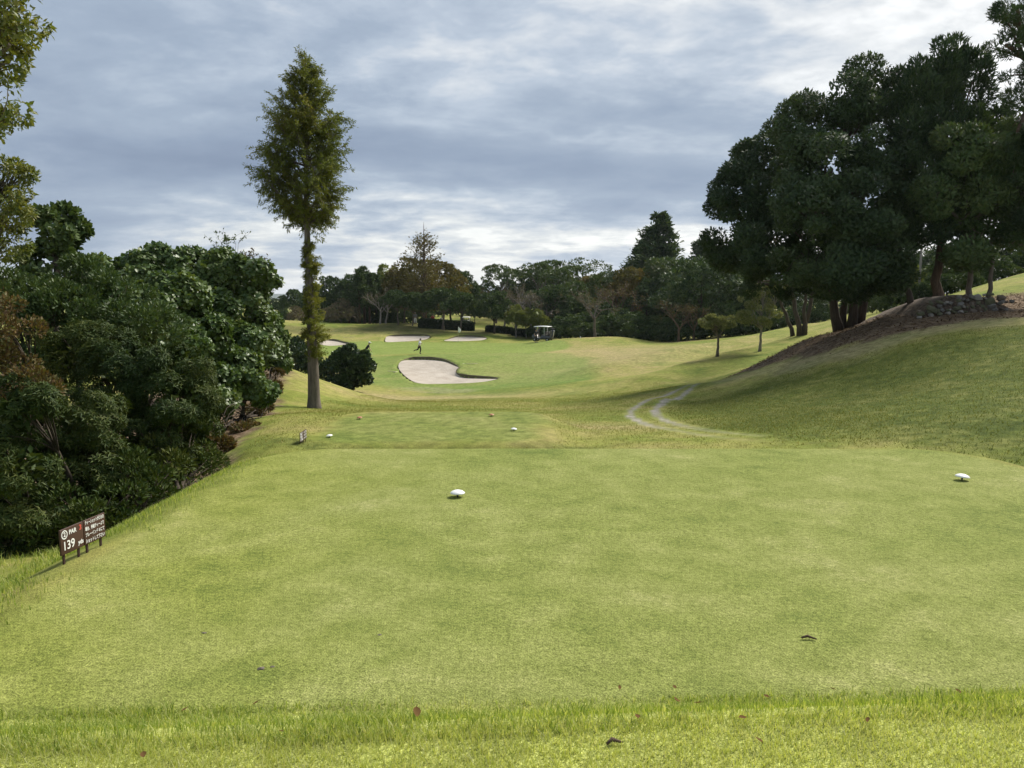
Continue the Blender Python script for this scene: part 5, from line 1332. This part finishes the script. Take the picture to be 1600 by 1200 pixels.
def stake(label, px, base, top, d0, mat, w=0.07, fixed=None):
    p = on(px, base, d0) if fixed is None else at(px, base, fixed)
    if fixed: p.z = ground_z(p.x, p.y)
    H = at(px, top, p.y).z-p.z; root = empty('boundary_stake', p)
    m = MB(); m.box((0, 0, H/2-0.1), (w, w, H+0.2), None, w*0.12); m.build('stake', mat, root)
    m = MB(); m.lathe([(0.0, H+w*0.35), (w*0.66, H), (w*0.62, H-0.02)], 4); m.build('tip', mat, root)
    tag(root, label, 'stake')
stake('short weathered wooden stake on the crest of the left mound', 450.5, 577, 566, 30, M_WOOD, 0.09)
stake('small pale stake at the foot of the spreading tree by the hedge', 694, 514, 509, 112, M_WOOD, 0.10, 119)
stake('tiny white stake on the ridge left of the slim leafless tree', 907, 531.5, 526, 90, M_WHITE, 0.10, 99)

# utility pole past the hill trees
def pole():
    p = at(1435, 468, 58); p.z = ground_z(p.x, p.y); root = empty('utility_pole', p)
    H = at(1435, 374, 58).z-p.z
    m = MB(); m.tube(np.array([[0, 0, -0.4], [0, 0, H*0.5], [0, 0, H]]), [0.10, 0.085, 0.07], 8); m.build('post', M_BARK_PALE, root, True)
    m = MB(); m.box((0.0, -0.08, H-0.15), (0.9, 0.07, 0.08)); m.build('crossarm', M_WOOD, root)
    for x in (-0.35, 0.35):
        m = MB(); m.lathe([(0, 0.10), (0.035, 0.09), (0.05, 0.04), (0.04, 0.0), (0, 0)], 8, (x, -0.08, H-0.11)); m.build('insulator', M_WHITE, root, True)
    tag(root, 'slim grey utility pole seen between the trunks on the hill', 'pole')
pole()

# ------------------------------------------------------------------ stone wall on the right hill
def stone_wall():
    rng = np.random.default_rng(8)
    root_p = on(1500, 492, 28); root = empty('stone_wall', root_p)
    M_ST = [plain('wall_stone_'+n, c, 0.9, 0.35, 5, 0.6) for n, c in (('grey', (0.16, 0.148, 0.13)), ('pale', (0.26, 0.235, 0.20)), ('mossy', (0.10, 0.10, 0.055)), ('brown', (0.14, 0.108, 0.08)))]
    shapes = []
    for k in range(8):
        bm = bmesh.new(); bmesh.ops.create_icosphere(bm, subdivisions=1, radius=0.5)
        for v in bm.verts:
            c = v.co.copy(); q = Vector((math.copysign(abs(c.x)**0.55, c.x), math.copysign(abs(c.y)**0.6, c.y), math.copysign(abs(c.z)**0.55, c.z)))
            v.co = q*0.55*(1+rng.normal()*0.10)
        me = bpy.data.meshes.new('stone'); bm.to_mesh(me); bm.free(); me.materials.append(M_ST[k % 4]); shapes.append(me)
    m = 30.5/FPX
    # earth body behind the stones
    n = 0
    rowsz = [0, 1, 2, 3, 4]
    def wall_px(u): return 1432+u*150      # photo column along the wall
    d_w = root_p.y+0.6
    zfoot = [ground_z(at(wall_px(u), 490, d_w).x, d_w) for u in np.linspace(0, 1, 12)]
    for r in range(5):
        u = -0.02+rng.uniform(0, .03)
        while u < 1.0:
            w = rng.choice([0.13, 0.22, 0.32, 0.52], p=[.3, .35, .22, .13])*(0.8+0.4*rng.random())
            h = (0.20 if w > .2 else .13)*rng.uniform(0.75, 1.35)*(1.5 if w > 0.42 else 1)
            uu = u+w/2/(150*m)
            if uu > 1.0: break
            topr = np.interp(uu, [0, .15, .5, .8, 1], [1.6, 3.6, 5, 4, 2.2])
            if r < topr and rng.random() > .10:
                x = at(wall_px(uu), 490, d_w).x; zf = np.interp(uu, np.linspace(0, 1, 12), zfoot)
                o = bpy.data.objects.new('stone', shapes[rng.integers(0, 8)])
                o.parent = root
                o.location = (x-root_p.x, d_w-root_p.y+r*0.06+rng.normal()*0.05, zf-root_p.z+0.05+r*0.165+rng.normal()*.035)
                o.scale = (w*1.02, rng.uniform(.28, .4), h*1.05); o.rotation_euler = (rng.normal()*.2, rng.normal()*.4, rng.normal()*.3)
                COL.objects.link(o); n += 1
            u += w/(150*m)*0.98
    body = MB(); K = 14
    V = []
    for k, u in enumerate(np.linspace(-0.06, 1.1, K)):
        x = at(wall_px(u), 490, d_w).x; tz = np.interp(u, [-.06, .0, .10, .22, .5, .8, 1, 1.1], [-.15, -.1, .1, .5, .78, .6, .15, -.1])
        for dy, fr in ((-.06, -.35), (0.22, .86), (0.8, 1.0), (3.0, .9), (5.5, .45), (8.5, -.15)):
            g = ground_z(x, d_w+dy); z = g-.15 if fr < 0 else g+(tz*fr-(g-ground_z(x, d_w))*min(1, fr))*(1 if dy < 4 else .6)
            V.append((x-root_p.x, d_w+dy-root_p.y, max(z, g-.15)-root_p.z+rng.normal()*.02))
    Q = [(k*6+i, k*6+6+i, k*6+7+i, k*6+1+i) for k in range(K-1) for i in range(5)]
    m_e, te = new_mat('wall_earth'); g_ = te.n.new('ShaderNodeNewGeometry'); nn = te.noise(g_.outputs['Position'], 6, 5, .7)
    be = te.new('ShaderNodeBsdfPrincipled', Base__Color=te.ramp(nn, [(.35, (.035, .022, .014)), (.52, (.095, .065, .042)), (.7, (.22, .165, .105))]), Roughness=.95); bpe = te.new('ShaderNodeBump', Strength=.9, Distance=.08, Height=nn); te.l.new(bpe.outputs[0], be.inputs['Normal']); te.l.new(be.outputs[0], te.out.inputs[0])
    body.add(V, None, Q); body.build('earth_fill', m_e, root, True)
    tag(root, 'low dry stone wall of rough grey stones holding the earth below the hill trees', 'wall', kind='thing')
stone_wall()

# ------------------------------------------------------------------ people (skinned figures, x = facing direction)
def skin_obj(name, joints, edges, mat, parent, root=0, sub=1):
    me = bpy.data.meshes.new(name); me.from_pydata([j[0] for j in joints], edges, []); me.materials.append(mat)
    o = bpy.data.objects.new(name, me); o.parent = parent; COL.objects.link(o)
    o.modifiers.new('skin', 'SKIN')
    for i, j in enumerate(joints):
        r = j[1] if isinstance(j[1], tuple) else (j[1], j[1])
        me.skin_vertices[0].data[i].radius = r; me.skin_vertices[0].data[i].use_root = (i == root)
    s = o.modifiers.new('sub', 'SUBSURF'); s.levels = sub; s.render_levels = sub
    return o
STAND = dict(pelvis=(0, 0, .95), chest=(0, 0, 1.28), neck=(.01, 0, 1.47), head=(.03, 0, 1.63), shL=(0, .19, 1.42), shR=(0, -.19, 1.42), elL=(.02, .27, 1.14), elR=(.02, -.27, 1.14), waL=(.14, .24, .92), waR=(.14, -.24, .92), haL=(.2, .23, .84), haR=(.2, -.23, .84),
   hipL=(0, .10, .90), hipR=(0, -.10, .90), knL=(.02, .12, .50), knR=(.04, -.12, .50), anL=(0, .13, .09), anR=(.02, -.13, .09), toL=(.17, .15, .04), toR=(.19, -.15, .04))
def person(label, loc, rz, top, legs, pose={}, sleeves='short', hat=None, club=False, s=1.0, shoes=(0.05, 0.05, 0.05)):
    J = dict(STAND); J.update(pose)
    root = empty('person', loc, rz, s)
    names = ['pelvis', 'chest', 'neck', 'head', 'shL', 'elL', 'waL', 'haL', 'shR', 'elR', 'waR', 'haR', 'hipL', 'knL', 'anL', 'toL', 'hipR', 'knR', 'anR', 'toR']
    rad = dict(pelvis=(.13, .11), chest=(.15, .12), neck=.055, head=.095, shL=.065, shR=.065, elL=.043, elR=.043, waL=.03, waR=.03, haL=.036, haR=.036, hipL=.09, hipR=.09, knL=.06, knR=.06, anL=.042, anR=.042, toL=.04, toR=.04)
    E = [(0, 1), (1, 2), (2, 3), (1, 4), (4, 5), (5, 6), (6, 7), (1, 8), (8, 9), (9, 10), (10, 11), (0, 12), (12, 13), (13, 14), (14, 15), (0, 16), (16, 17), (17, 18), (18, 19)]
    skin_obj('body', [(J[n], rad[n]) for n in names], E, M_SKIN, root)
    mt = plain('shirt_cloth', top, .8, .1, 6); ml = plain('trouser_cloth', legs, .8, .1, 6); ms = plain('shoe_leather', shoes, .6, .1, 6)
    def lerp(a, b, t_): return tuple(J[a][i]*(1-t_)+J[b][i]*t_ for i in range(3))
    tt = 1.0 if sleeves == 'long' else 0.0
    eL = J['elL'] if sleeves != 'long' else J['elL']; 
    js = [(lerp('pelvis', 'chest', -.06), (.165, .145)), (J['chest'], (.185, .145)), (lerp('chest', 'neck', .75), .085), (J['shL'], .088), (lerp('shL', 'elL', .85), .066), (J['shR'], .088), (lerp('shR', 'elR', .85), .066)]
    es = [(0, 1), (1, 2), (1, 3), (3, 4), (1, 5), (5, 6)]
    if sleeves == 'long':
        js += [(J['elL'], .058), (lerp('elL', 'waL', .9), .042), (J['elR'], .058), (lerp('elR', 'waR', .9), .042)]; es += [(4, 7), (7, 8), (6, 9), (9, 10)]
    skin_obj('shirt', js, es, mt, root)
    js = [(lerp('pelvis', 'chest', .12), (.155, .13)), (J['pelvis'], (.165, .14)), (J['hipL'], .115), (J['knL'], .08), (lerp('knL', 'anL', .92), .065), (J['hipR'], .115), (J['knR'], .08), (lerp('knR', 'anR', .92), .065)]
    skin_obj('trousers', js, [(0, 1), (1, 2), (2, 3), (3, 4), (1, 5), (5, 6), (6, 7)], ml, root, 1)
    for a, b_ in (('anL', 'toL'), ('anR', 'toR')):
        skin_obj('shoe', [(lerp(a, b_, -.2), .05), (lerp(a, b_, .45), .055), (lerp(a, b_, 1.05), .042)], [(0, 1), (1, 2)], ms, root)
    h = MB(); hc = np.array(J['head'])+np.array([-.015, 0, .035])
    pr = [(0.0, .10), (.05, .092), (.085, .06), (.105, .01), (.10, -.04), (.0, -.05)]
    h.lathe(pr, 14, hc); h.build('hair', M_HAIR, root, True)
    fc = np.array(J['head'])
    f = MB(); f.lathe([(0, .03), (.012, .01), (.016, -.01), (0, -.018)], 6, fc+np.array([.098, 0, -.01])); f.build('nose', M_SKIN, root, True)
    for sg_ in (-1, 1):
        f = MB(); f.lathe([(0, .012), (.012, 0), (0, -.012)], 6, fc+np.array([.083, sg_*.036, .018])); f.build('eye', M_BLACK, root, True)
        f = MB(); f.lathe([(0, .03), (.014, .005), (0, -.03)], 6, fc+np.array([0, sg_*.10, 0])); f.build('ear', M_SKIN, root, True)
    f = MB(); f.box(fc+np.array([.086, 0, -.045]), (.012, .05, .010)); f.build('mouth', M_RED, root)
    if hat:
        mh = plain('cap_cloth', hat, .7, .05, 6); q = MB(); q.lathe([(0, .125), (.06, .115), (.105, .07), (.115, .02), (0, .02)], 14, hc)
        q.box(hc+np.array([.15, 0, .025]), (.12, .14, .015)); q.build('cap', mh, root, True)
    tag(root, label, 'person'); return root
pr_ = on(655, 553.5, 70)
SR = 24.5/FPX*pr_.y/1.74
person('running person in white shirt and black trousers crossing the green', pr_, math.radians(-20), (.75, .76, .80), (.012, .012, .014), dict(
    pelvis=(.02, 0, .97), chest=(.10, 0, 1.29), neck=(.15, 0, 1.47), head=(.19, 0, 1.63), shL=(.1, .19, 1.43), shR=(.12, -.19, 1.43), elL=(-.12, .27, 1.22), waL=(.06, .26, 1.06), haL=(.13, .24, 1.05), elR=(.2, -.27, 1.18), waR=(.42, -.2, 1.2), haR=(.49, -.18, 1.22),
    hipL=(.02, .1, .92), hipR=(.02, -.1, .92), knL=(.16, .1, .52), anL=(.02, .11, .10), toL=(.19, .12, .05), knR=(-.10, -.1, .52), anR=(-.5, -.1, .46), toR=(-.62, -.1, .33)), sleeves='short', s=SR, shoes=(.02, .02, .02))
pg = on(574, 561, 70); SG = 26.0/FPX*pg.y/1.60
root_g = person('golfer bending over a putt in black shirt and white trousers behind the round bush', pg, math.radians(10), (.012, .012, .014), (.72, .72, .70), dict(
    pelvis=(-.10, 0, .92), chest=(.05, 0, 1.22), neck=(.17, 0, 1.38), head=(.24, 0, 1.52), shL=(.12, .17, 1.33), shR=(.12, -.17, 1.33), elL=(.22, .14, 1.06), elR=(.22, -.16, 1.06), waL=(.34, .03, .86), waR=(.34, -.03, .84), haL=(.38, .02, .80), haR=(.38, -.02, .77),
    hipL=(-.10, .10, .88), hipR=(-.10, -.10, .88), knL=(.02, .14, .48), knR=(.02, -.14, .48), anL=(-.06, .15, .09), anR=(-.06, -.15, .09), toL=(.11, .17, .04), toR=(.11, -.17, .04)), hat=(.8, .8, .78), s=SG, shoes=(.6, .6, .6))
def club(label, owner_loc, rz, s, a, b_):
    root = empty('golf_club', owner_loc, rz, s); a = np.array(a); b_ = np.array(b_)
    m = MB(); m.tube(np.array([a, b_]), [.012, .008], 6); m.build('shaft', plain('steel_shaft', (.6, .6, .6), .3, .05, 5, metal=.8), root)
    m = MB(); m.tube(np.array([a, a+(b_-a)*.28]), [.016, .014], 6); m.build('grip', M_BLACK, root)
    m = MB(); m.box(b_+np.array([.02, 0, .015]), (.04, .11, .03), None, .006); m.build('head', M_DARKMETAL, root)
    tag(root, label, 'golf club')
club('putter held by the golfer behind the round bush', pg, math.radians(10), SG, (.36, 0, .86), (.58, .0, .02))
def person_px(label, px, base, topy, d, rz, *a, fixed=True, **k):
    p = at(px, base, d); p.z = ground_z(p.x, p.y)
    s = k.pop('s', None) or max(0.9, min(1.15, (at(px, topy, d).z-p.z)/1.76)); return person(label, p, math.radians(rz), *a, s=s, **k)
person_px('person in black beside the open side of the parked cart', 837.5, 535, 516, 98, -60, (.02, .02, .023), (.02, .02, .022), s=1.0, sleeves='short')
person_px('standing person in grey top and white trousers left of the hedge', 649, 508, 488, 126, -90, (.22, .23, .25), (.75, .75, .74), sleeves='long', hat=(.35, .35, .36))
person_px('person in red behind the hedge', 676, 507, 491, 125, -120, (.30, .03, .025), (.05, .05, .05), sleeves='long')
person_px('person in white shirt leaning over beside the spreading tree', 688, 507, 489, 125.5, -20, (.75, .75, .74), (.15, .15, .16), dict(
    pelvis=(-.12, 0, .93), chest=(.10, 0, 1.18), neck=(.24, 0, 1.3), head=(.34, 0, 1.40), shL=(.16, .18, 1.27), shR=(.16, -.18, 1.27), elL=(.30, .2, 1.02), elR=(.30, -.2, 1.02), waL=(.44, .12, .85), waR=(.44, -.12, .85), haL=(.5, .1, .8), haR=(.5, -.1, .8)), sleeves='short')

# ------------------------------------------------------------------ golf carts (x = forward)
def cart(label, p, rz, s=1.0, bags=2):
    root = empty('golf_cart', p, rz, s)
    b_ = MB(); b_.prism([(1.30, .38), (1.34, .62), (1.22, .86), (.98, .98), (.80, .98), (.72, .46), (.10, .40), (.02, .74), (-.55, .78), (-.62, .70), (-1.25, .72), (-1.32, .60), (-1.30, .34), (.2, .28)], -.58, .58)
    b_.build('body', M_CARTBODY, root)
    fb = MB(); fb.box((1.36, 0, .44), (.07, 1.05, .12), None, .02); fb.build('bumper', M_BLACK, root)
    for y in (-.4, .4):
        q = MB(); q.lathe([(0, .02), (.07, .012), (.08, -.01), (0, -.03)], 12); o = q.build('headlight', M_WHITE, root, True, (1.33, y, .66), (0, math.pi/2, 0))
    for x in (-.22, -.72):
        q = MB(); q.box((x, 0, .82), (.46, 1.08, .12), None, .03); st = q.build('seat', M_SEAT, root)
        q = MB(); q.box((x-.25, 0, 1.08), (.10, 1.06, .42), None, .03); q.build('seat_back', M_SEAT, root)
    rf = MB(); n = 9; V = []
    for i in range(n):
        x = 1.02-2.1*i/(n-1); z = 1.90+.05*math.sin(math.pi*i/(n-1))
        for y in (-.62, -.5, 0, .5, .62): V.append((x, y, z-(.05 if abs(y) > .6 else 0)))
    rf.add(V, None, [(i*5+k, i*5+5+k, i*5+6+k, i*5+1+k) for i in range(n-1) for k in range(4)])
    o = rf.build('roof', M_WHITE, root, True); md = o.modifiers.new('thick', 'SOLIDIFY'); md.thickness = .06
    for x0, x1, y in ((.92, .80, .54), (.92, .80, -.54), (-.42, -.42, .54), (-.42, -.42, -.54), (-1.05, -1.0, .54), (-1.05, -1.0, -.54)):
        q = MB(); q.tube(np.array([[x0 if x0 > 0 else x1, y, .74], [x1, y, 1.90]]), .026, 6); q.build('roof_post', M_WHITE if x0 == -.42 else M_DARKMETAL, root)
    q = MB(); q.box((.87, 0, 1.42), (.012, 1.02, .84), Matrix.Rotation(math.radians(-7), 4, 'Y')); q.build('windscreen', M_GLASS, root)
    sw = MB(); a = np.linspace(0, 2*math.pi, 17); sw.tube(np.column_stack([.45+.10*np.sin(a), .28+.17*np.cos(a), 1.08+.14*np.sin(a)]), .016, 6, cap=False); sw.tube(np.array([[.45, .28, 1.08], [.72, .28, .86]]), .02, 6); sw.build('steering_wheel', M_BLACK, root)
    wh = MB(); wh.lathe([(.10, -.09), (.20, -.10), (.235, -.07), (.235, .07), (.20, .10), (.10, .09)], 20); wm = wh.mesh('tyre', True)
    hb = MB(); hb.lathe([(0, .085), (.06, .09), (.105, .07), (.105, -.07), (0, -.08)], 16); hm = hb.mesh('hub', True)
    for x in (.92, -.86):
        for y in (-.52, .52):
            w = empty('wheel', (x, y, .235)); w.parent = root; w.rotation_euler = (math.pi/2, 0, 0)
            link('tyre', wm, M_RUBBER, w); link('hub', hm, M_WHITE, w)
    for k in range(bags*2):
        y = -.42+.28*k; bg = MB(); bg.lathe([(0, 0), (.12, 0), (.125, .3), (.12, .78), (.135, .84), (.0, .84)], 12)
        o = bg.build('golf_bag', (plain('bag_white', (.7, .7, .7), .5), M_BLACK, plain('bag_blue', (.05, .07, .16), .5), M_SEAT)[k % 4], root, True, (-1.22, y, .62), (0, math.radians(-10), 0))
        ch = MB(); rr = np.random.default_rng(k)
        for _ in range(6):
            a_ = rr.normal(size=2)*.05; ch.tube(np.array([[a_[0], a_[1], .7], [a_[0]*1.6, a_[1]*1.6, 1.0+rr.random()*.15]]), .008, 4); ch.box((a_[0]*1.6, a_[1]*1.6, 1.08), (.05, .08, .06))
        ch.build('club_heads', M_DARKMETAL, o)
    tag(root, label, 'golf cart', 'golf carts'); return root
def cart_at(label, px, base, d, rz, s=1.0):
    p = at(px, base, d); p.z = ground_z(p.x, p.y); return cart(label, p, math.radians(rz), s)
cart_at('white roofed golf cart seen from the side under the light green trees', 848, 533, 100.5, 155, 1.0)
cart_at('white roofed golf cart seen from behind the long hedge', 729, 512, 127, 88, 1.0)

# ------------------------------------------------------------------ litter on the grass
M_DEADLEAF = leaf_mat('dead_leaf', [(.10, .050, .018), (.075, .042, .018), (.13, .080, .032)], .9, .1, .02)
M_STRAW = plain('straw_chip', (.42, .36, .24), .8, .2, 30)
M_CLOD = plain('soil_clod', (.13, .11, .085), .95, .4, 60, .6)
rngd = np.random.default_rng(42)
def dead_leaf(px, py, L, rz, label, mat=M_DEADLEAF, lift=0.02):
    p = on(px, py, 2.0); m = MB(); n = 7
    t_ = np.linspace(0, 1, n); w = np.sin(math.pi*t_**.8)*L*.26
    V = np.concatenate([np.column_stack([t_*L-L/2, w, .35*L*(t_-.5)**2+w*.5]), np.column_stack([t_*L-L/2, 0*w, .3*L*(t_-.5)**2]), np.column_stack([t_*L-L/2, -w, .35*L*(t_-.5)**2+w*.35])])
    j = np.arange(n-1); m.add(V, None, np.concatenate([np.stack([j, j+1, j+n+1, j+n], 1), np.stack([j+n, j+n+1, j+2*n+1, j+2*n], 1)]))
    m.tube(np.array([[-L*.5, 0, .08*L], [-L*.75, .03*L, .02*L]]), L*.02, 4)
    o = m.build('fallen_leaf', mat, None, True, p+Vector((0, 0, lift)), (rngd.normal()*.3, rngd.normal()*.3, rz)); tag(o, label, 'leaf', 'fallen leaves in the grass')
for px, py, L, lab in [(651, 1128, .075, 'reddish fallen leaf in the rough left of the middle'), (1056, 1106, .085, 'largest brown fallen leaf in the rough'), (1054, 1085, .045, 'small dark red leaf at the tee edge above the largest leaf'),
    (1090, 1112, .04, 'small dark leaf just right of the largest leaf'), (400, 1110, .05, 'brown leaf in the rough at left'), (968, 1085, .04, 'rust leaf at the tee edge right of the middle'), (1198, 1100, .05, 'curled brown leaf among dry blades'),
    (1300, 1087, .045, 'red brown leaf at the tee edge at right'), (1497, 1092, .05, 'dark leaf near the right edge of the rough'), (1160, 1136, .045, 'faded leaf on the light grass'), (996, 1135, .05, 'pale leaf on the light grass near the middle'), (440, 1158, .04, 'leaf scrap in the shadow of the rough'),
    (290, 1120, .045, 'dull brown leaf at the far left of the rough'), (1355, 1140, .04, 'thin leaf scrap on the light grass at right'), (225, 1196, .05, 'leaf at the bottom edge at left'), (1185, 1172, .05, 'curled pale leaf low on the light grass')]:
    dead_leaf(px, py, L*.8, rngd.uniform(0, 6.28), lab, lift=0.038)
def twig(px, py, L, rz, label):
    p = on(px, py, 2.0); m = MB(); m.tube(np.array([[-L/2, 0, .012], [-L*.1, .01, .02], [L/2, -.005, .010]]), [.006, .008, .004], 6); m.tube(np.array([[0, 0, .015], [L*.2, .03, .012]]), [.004, .002], 4)
    o = m.build('twig', M_BARK_BROWN, None, True, p, (0, 0, rz)); tag(o, label, 'twig')
twig(1264, 1000, .085, -.12, 'short brown twig lying on the near tee at right')
twig(960, 1165, .06, .3, 'dark bent twig lying on the light grass at the bottom')
def clod(px, py, s, label):
    p = on(px, py, 2.0); bm = bmesh.new(); bmesh.ops.create_icosphere(bm, subdivisions=2, radius=s)
    for v in bm.verts: v.co = Vector((v.co.x*1.4, v.co.y, max(v.co.z, -.2*s)*.55))*(1+rngd.normal()*.16)
    me = bpy.data.meshes.new('soil_clod'); bm.to_mesh(me); bm.free()
    o = link('soil_clod', me, M_CLOD, None, p); tag(o, label, 'soil clod', 'bits of soil on the tee')
clod(408, 1045, .016, 'dark soil clod on the tee, larger of the two at left'); clod(426, 1042, .010, 'smaller pale soil clod beside the larger one'); clod(319, 989, .010, 'single small soil crumb on the left of the tee'); clod(593, 992, .009, 'pale crumb on the tee below the left marker')

# ------------------------------------------------------------------ grass blades
M_BLADE = leaf_mat('grass_blade', [(.10, .155, .026), (.175, .235, .046), (.25, .30, .074), (.38, .38, .17)], .5, .55, .2)
M_BLADE2 = leaf_mat('grass_blade_light', [(.24, .29, .066), (.31, .35, .098), (.36, .385, .13), (.47, .45, .25)], .5, .5, .2)
M_BLADE3 = leaf_mat('grass_tee', [(.10, .125, .028), (.14, .16, .04), (.18, .195, .06), (.27, .25, .12)], .6, .3, .2)
def blades(name, n, X, Y, hmin, hmax, w, mat, seed, lean=.35, label=None, dens=None, tris=2, hfun=None):
    rng = np.random.default_rng(seed)
    x = rng.uniform(*X, n); y = rng.uniform(*Y, n) if not callable(Y) else Y(rng, x)
    if dens is not None:
        k = rng.random(n) < dens(x, y); x = x[k]; y = y[k]; n = len(x)
    z = surf0(x, y)
    h = rng.uniform(hmin, hmax, n)*(0.7+0.6*fbm(x*3, y*3, 3, 2)); th = rng.uniform(0, 6.283, n)
    d = np.column_stack([np.cos(th), np.sin(th), 0*th]); s = np.column_stack([-np.sin(th+rng.normal(size=n)), np.cos(th+rng.normal(size=n)), 0*th])
    if hfun is not None: h = h*hfun(x, y)
    p = np.column_stack([x, y, z-.003]); l = rng.uniform(.1, 1, (n, 1))*lean; H = h[:, None]; ww = w*rng.uniform(.6, 1.3, (n, 1))
    up = np.array([0, 0, 1.0])
    if tris == 1:
        V = np.stack([p-s*ww, p+s*ww, p+up*H+d*H*l], 1); T = (np.arange(n)[:, None]*3+np.array([0, 1, 2]))
    else:
        m_ = p+up*H*.55+d*H*l*.35
        V = np.stack([p-s*ww, p+s*ww, m_+s*ww*.8, m_-s*ww*.8, p+up*H*(1-.25*l)+d*H*l*1.3], 1)
        T = (np.arange(n)[:, None, None]*5+np.array([(0, 1, 2), (0, 2, 3), (3, 2, 4)])[None]).reshape(-1, 3)
    o = link(name, np_mesh(name, V.reshape(-1, 3), T), mat); tag(o, label, kind='stuff'); return o
def bank_y(lo, hi): return lambda r, x: bank_near(x)+(bank_far(x)-bank_near(x))*(lo+(hi-lo)*r.random(len(x)))
patchy = lambda x, y: np.clip(.35+1.5*(fbm(x*1.7, y*2.2, 14, 3)-.35), .15, 1)*(1-sstep(.99, 1.07, (y-bank_near(x))/(bank_far(x)-bank_near(x))))
blades('rough_grass', 105000, (-3.4, 4.2), bank_y(-.02, 1.07), .035, .085, .0018, M_BLADE, 1, .75, 'long green rough grass on the bank before the tee', dens=patchy, hfun=lambda x, y: .45+.65*fbm(x*4, y*4, 77, 2))
blades('mown_grass', 150000, (-3.0, 3.6), lambda r, x: 1.7+(bank_near(x)+.10*(bank_far(x)-bank_near(x))-1.7)*r.random(len(x)), .018, .046, .0017, M_BLADE2, 2, 1.0, 'light mown grass at the very front', tris=1)
blades('tee_grass', 115000, (-3.6, 5.6), lambda r, x: bank_far(x)+(r.random(len(x))**1.5)*5.0, .004, .011, .0016, M_BLADE3, 3, .8, 'fine short grass of the tee', tris=1)
blades('edge_grass', 30000, (-4.7, -3.05), (4.2, 10.5), .03, .07, .0025, M_BLADE, 4, .6, 'longer grass along the left shoulder of the tee', dens=lambda x, y: np.exp(-((x+3.85)/.45)**2)*(np.hypot(x-mid.x, (y-mid.y)*.8) > .42), tris=2)
blades('weed_grass', 16000, (-8.5, -4.3), (6.0, 10.5), .05, .14, .004, M_BLADE, 5, .8, 'weedy dark grass at the foot of the shrubs', dens=lambda x, y: .25+.75*(fbm(x, y, 8, 2) > .45), tris=2)
M_SLOPE_SHADE = leaf_mat('grass_slope_shade', [(.055, .080, .014), (.090, .110, .024), (.125, .140, .036), (.19, .18, .07)], .7, .3, .1)  # blades darkened to match the shade painted on the slope
M_FAIR = leaf_mat('grass_fairway', [(.085, .110, .020), (.130, .145, .030), (.175, .170, .046), (.22, .195, .07)], .7, .3, .1)
def off_track(x, y): return (np.minimum(line_d(TRACK[0], x, y), line_d(TRACK[1], x, y)) > .28)*1.0
blades('slope_grass', 150000, (3.5, 27), (12.0, 36), .02, .075, .007, M_SLOPE_SHADE, 7, 1.6, 'short grass on the right slope, shade painted into its green', dens=lambda x, y: (poly_sd(SHADE_R, x, y) < .4)*(np.abs(x/y) < .8)*off_track(x, y), tris=1)
blades('fairway_grass', 130000, (-8, 9), (10.6, 46), .015, .06, .007, M_FAIR, 8, 1.6, 'mown grass of the hollow and the mound', dens=lambda x, y: (np.abs(x/y) < .5)*(poly_sd(DIRT_L, x, y) > .2)*(tee2_sd(x, y) > .1)*(tee_sd(x, y) > .3)*off_track(x, y)*.9, tris=1)
def litter():
    rng = np.random.default_rng(90); n = 17000
    x = rng.uniform(8, 30, n); y = rng.uniform(28, 44, n); k = poly_sd(DIRT_R, x, y) < rng.normal(size=n)*.5
    x = x[k]; y = y[k]; n = len(x); P = np.column_stack([x, y, surf0(x, y)+rng.uniform(.0, .05, n)]); m = MB()
    D = rand_dirs(rng, n); D[:, 2] *= .35
    leaf_geo(m, rng, P, D, np.array([[0, 0, 1.0]])+rng.normal(size=(n, 3))*.35, rng.uniform(.06, .16, n), rng.uniform(.03, .07, n))
    o = m.build('leaf_litter', leaf_mat('litter', [(.030, .018, .010), (.070, .044, .025), (.115, .078, .044), (.19, .14, .085)], .9, .05, .05)); tag(o, 'brown leaf litter over the bare earth under the hill trees', kind='stuff')
litter()

# ------------------------------------------------------------------ air: thin even haze round everything
def haze():
    m, t = new_mat('haze_air'); v = t.new('ShaderNodeVolumePrincipled', Color=(0.80, 0.87, 0.96, 1), Density=0.00009); v.inputs['Anisotropy'].default_value = 0.3
    t.l.new(v.outputs[0], t.out.inputs['Volume'])
    b_ = MB(); b_.box((0, 4200, 30), (60000, 16000, 180)); o = b_.build('haze', m); tag(o, kind='stuff')
haze()
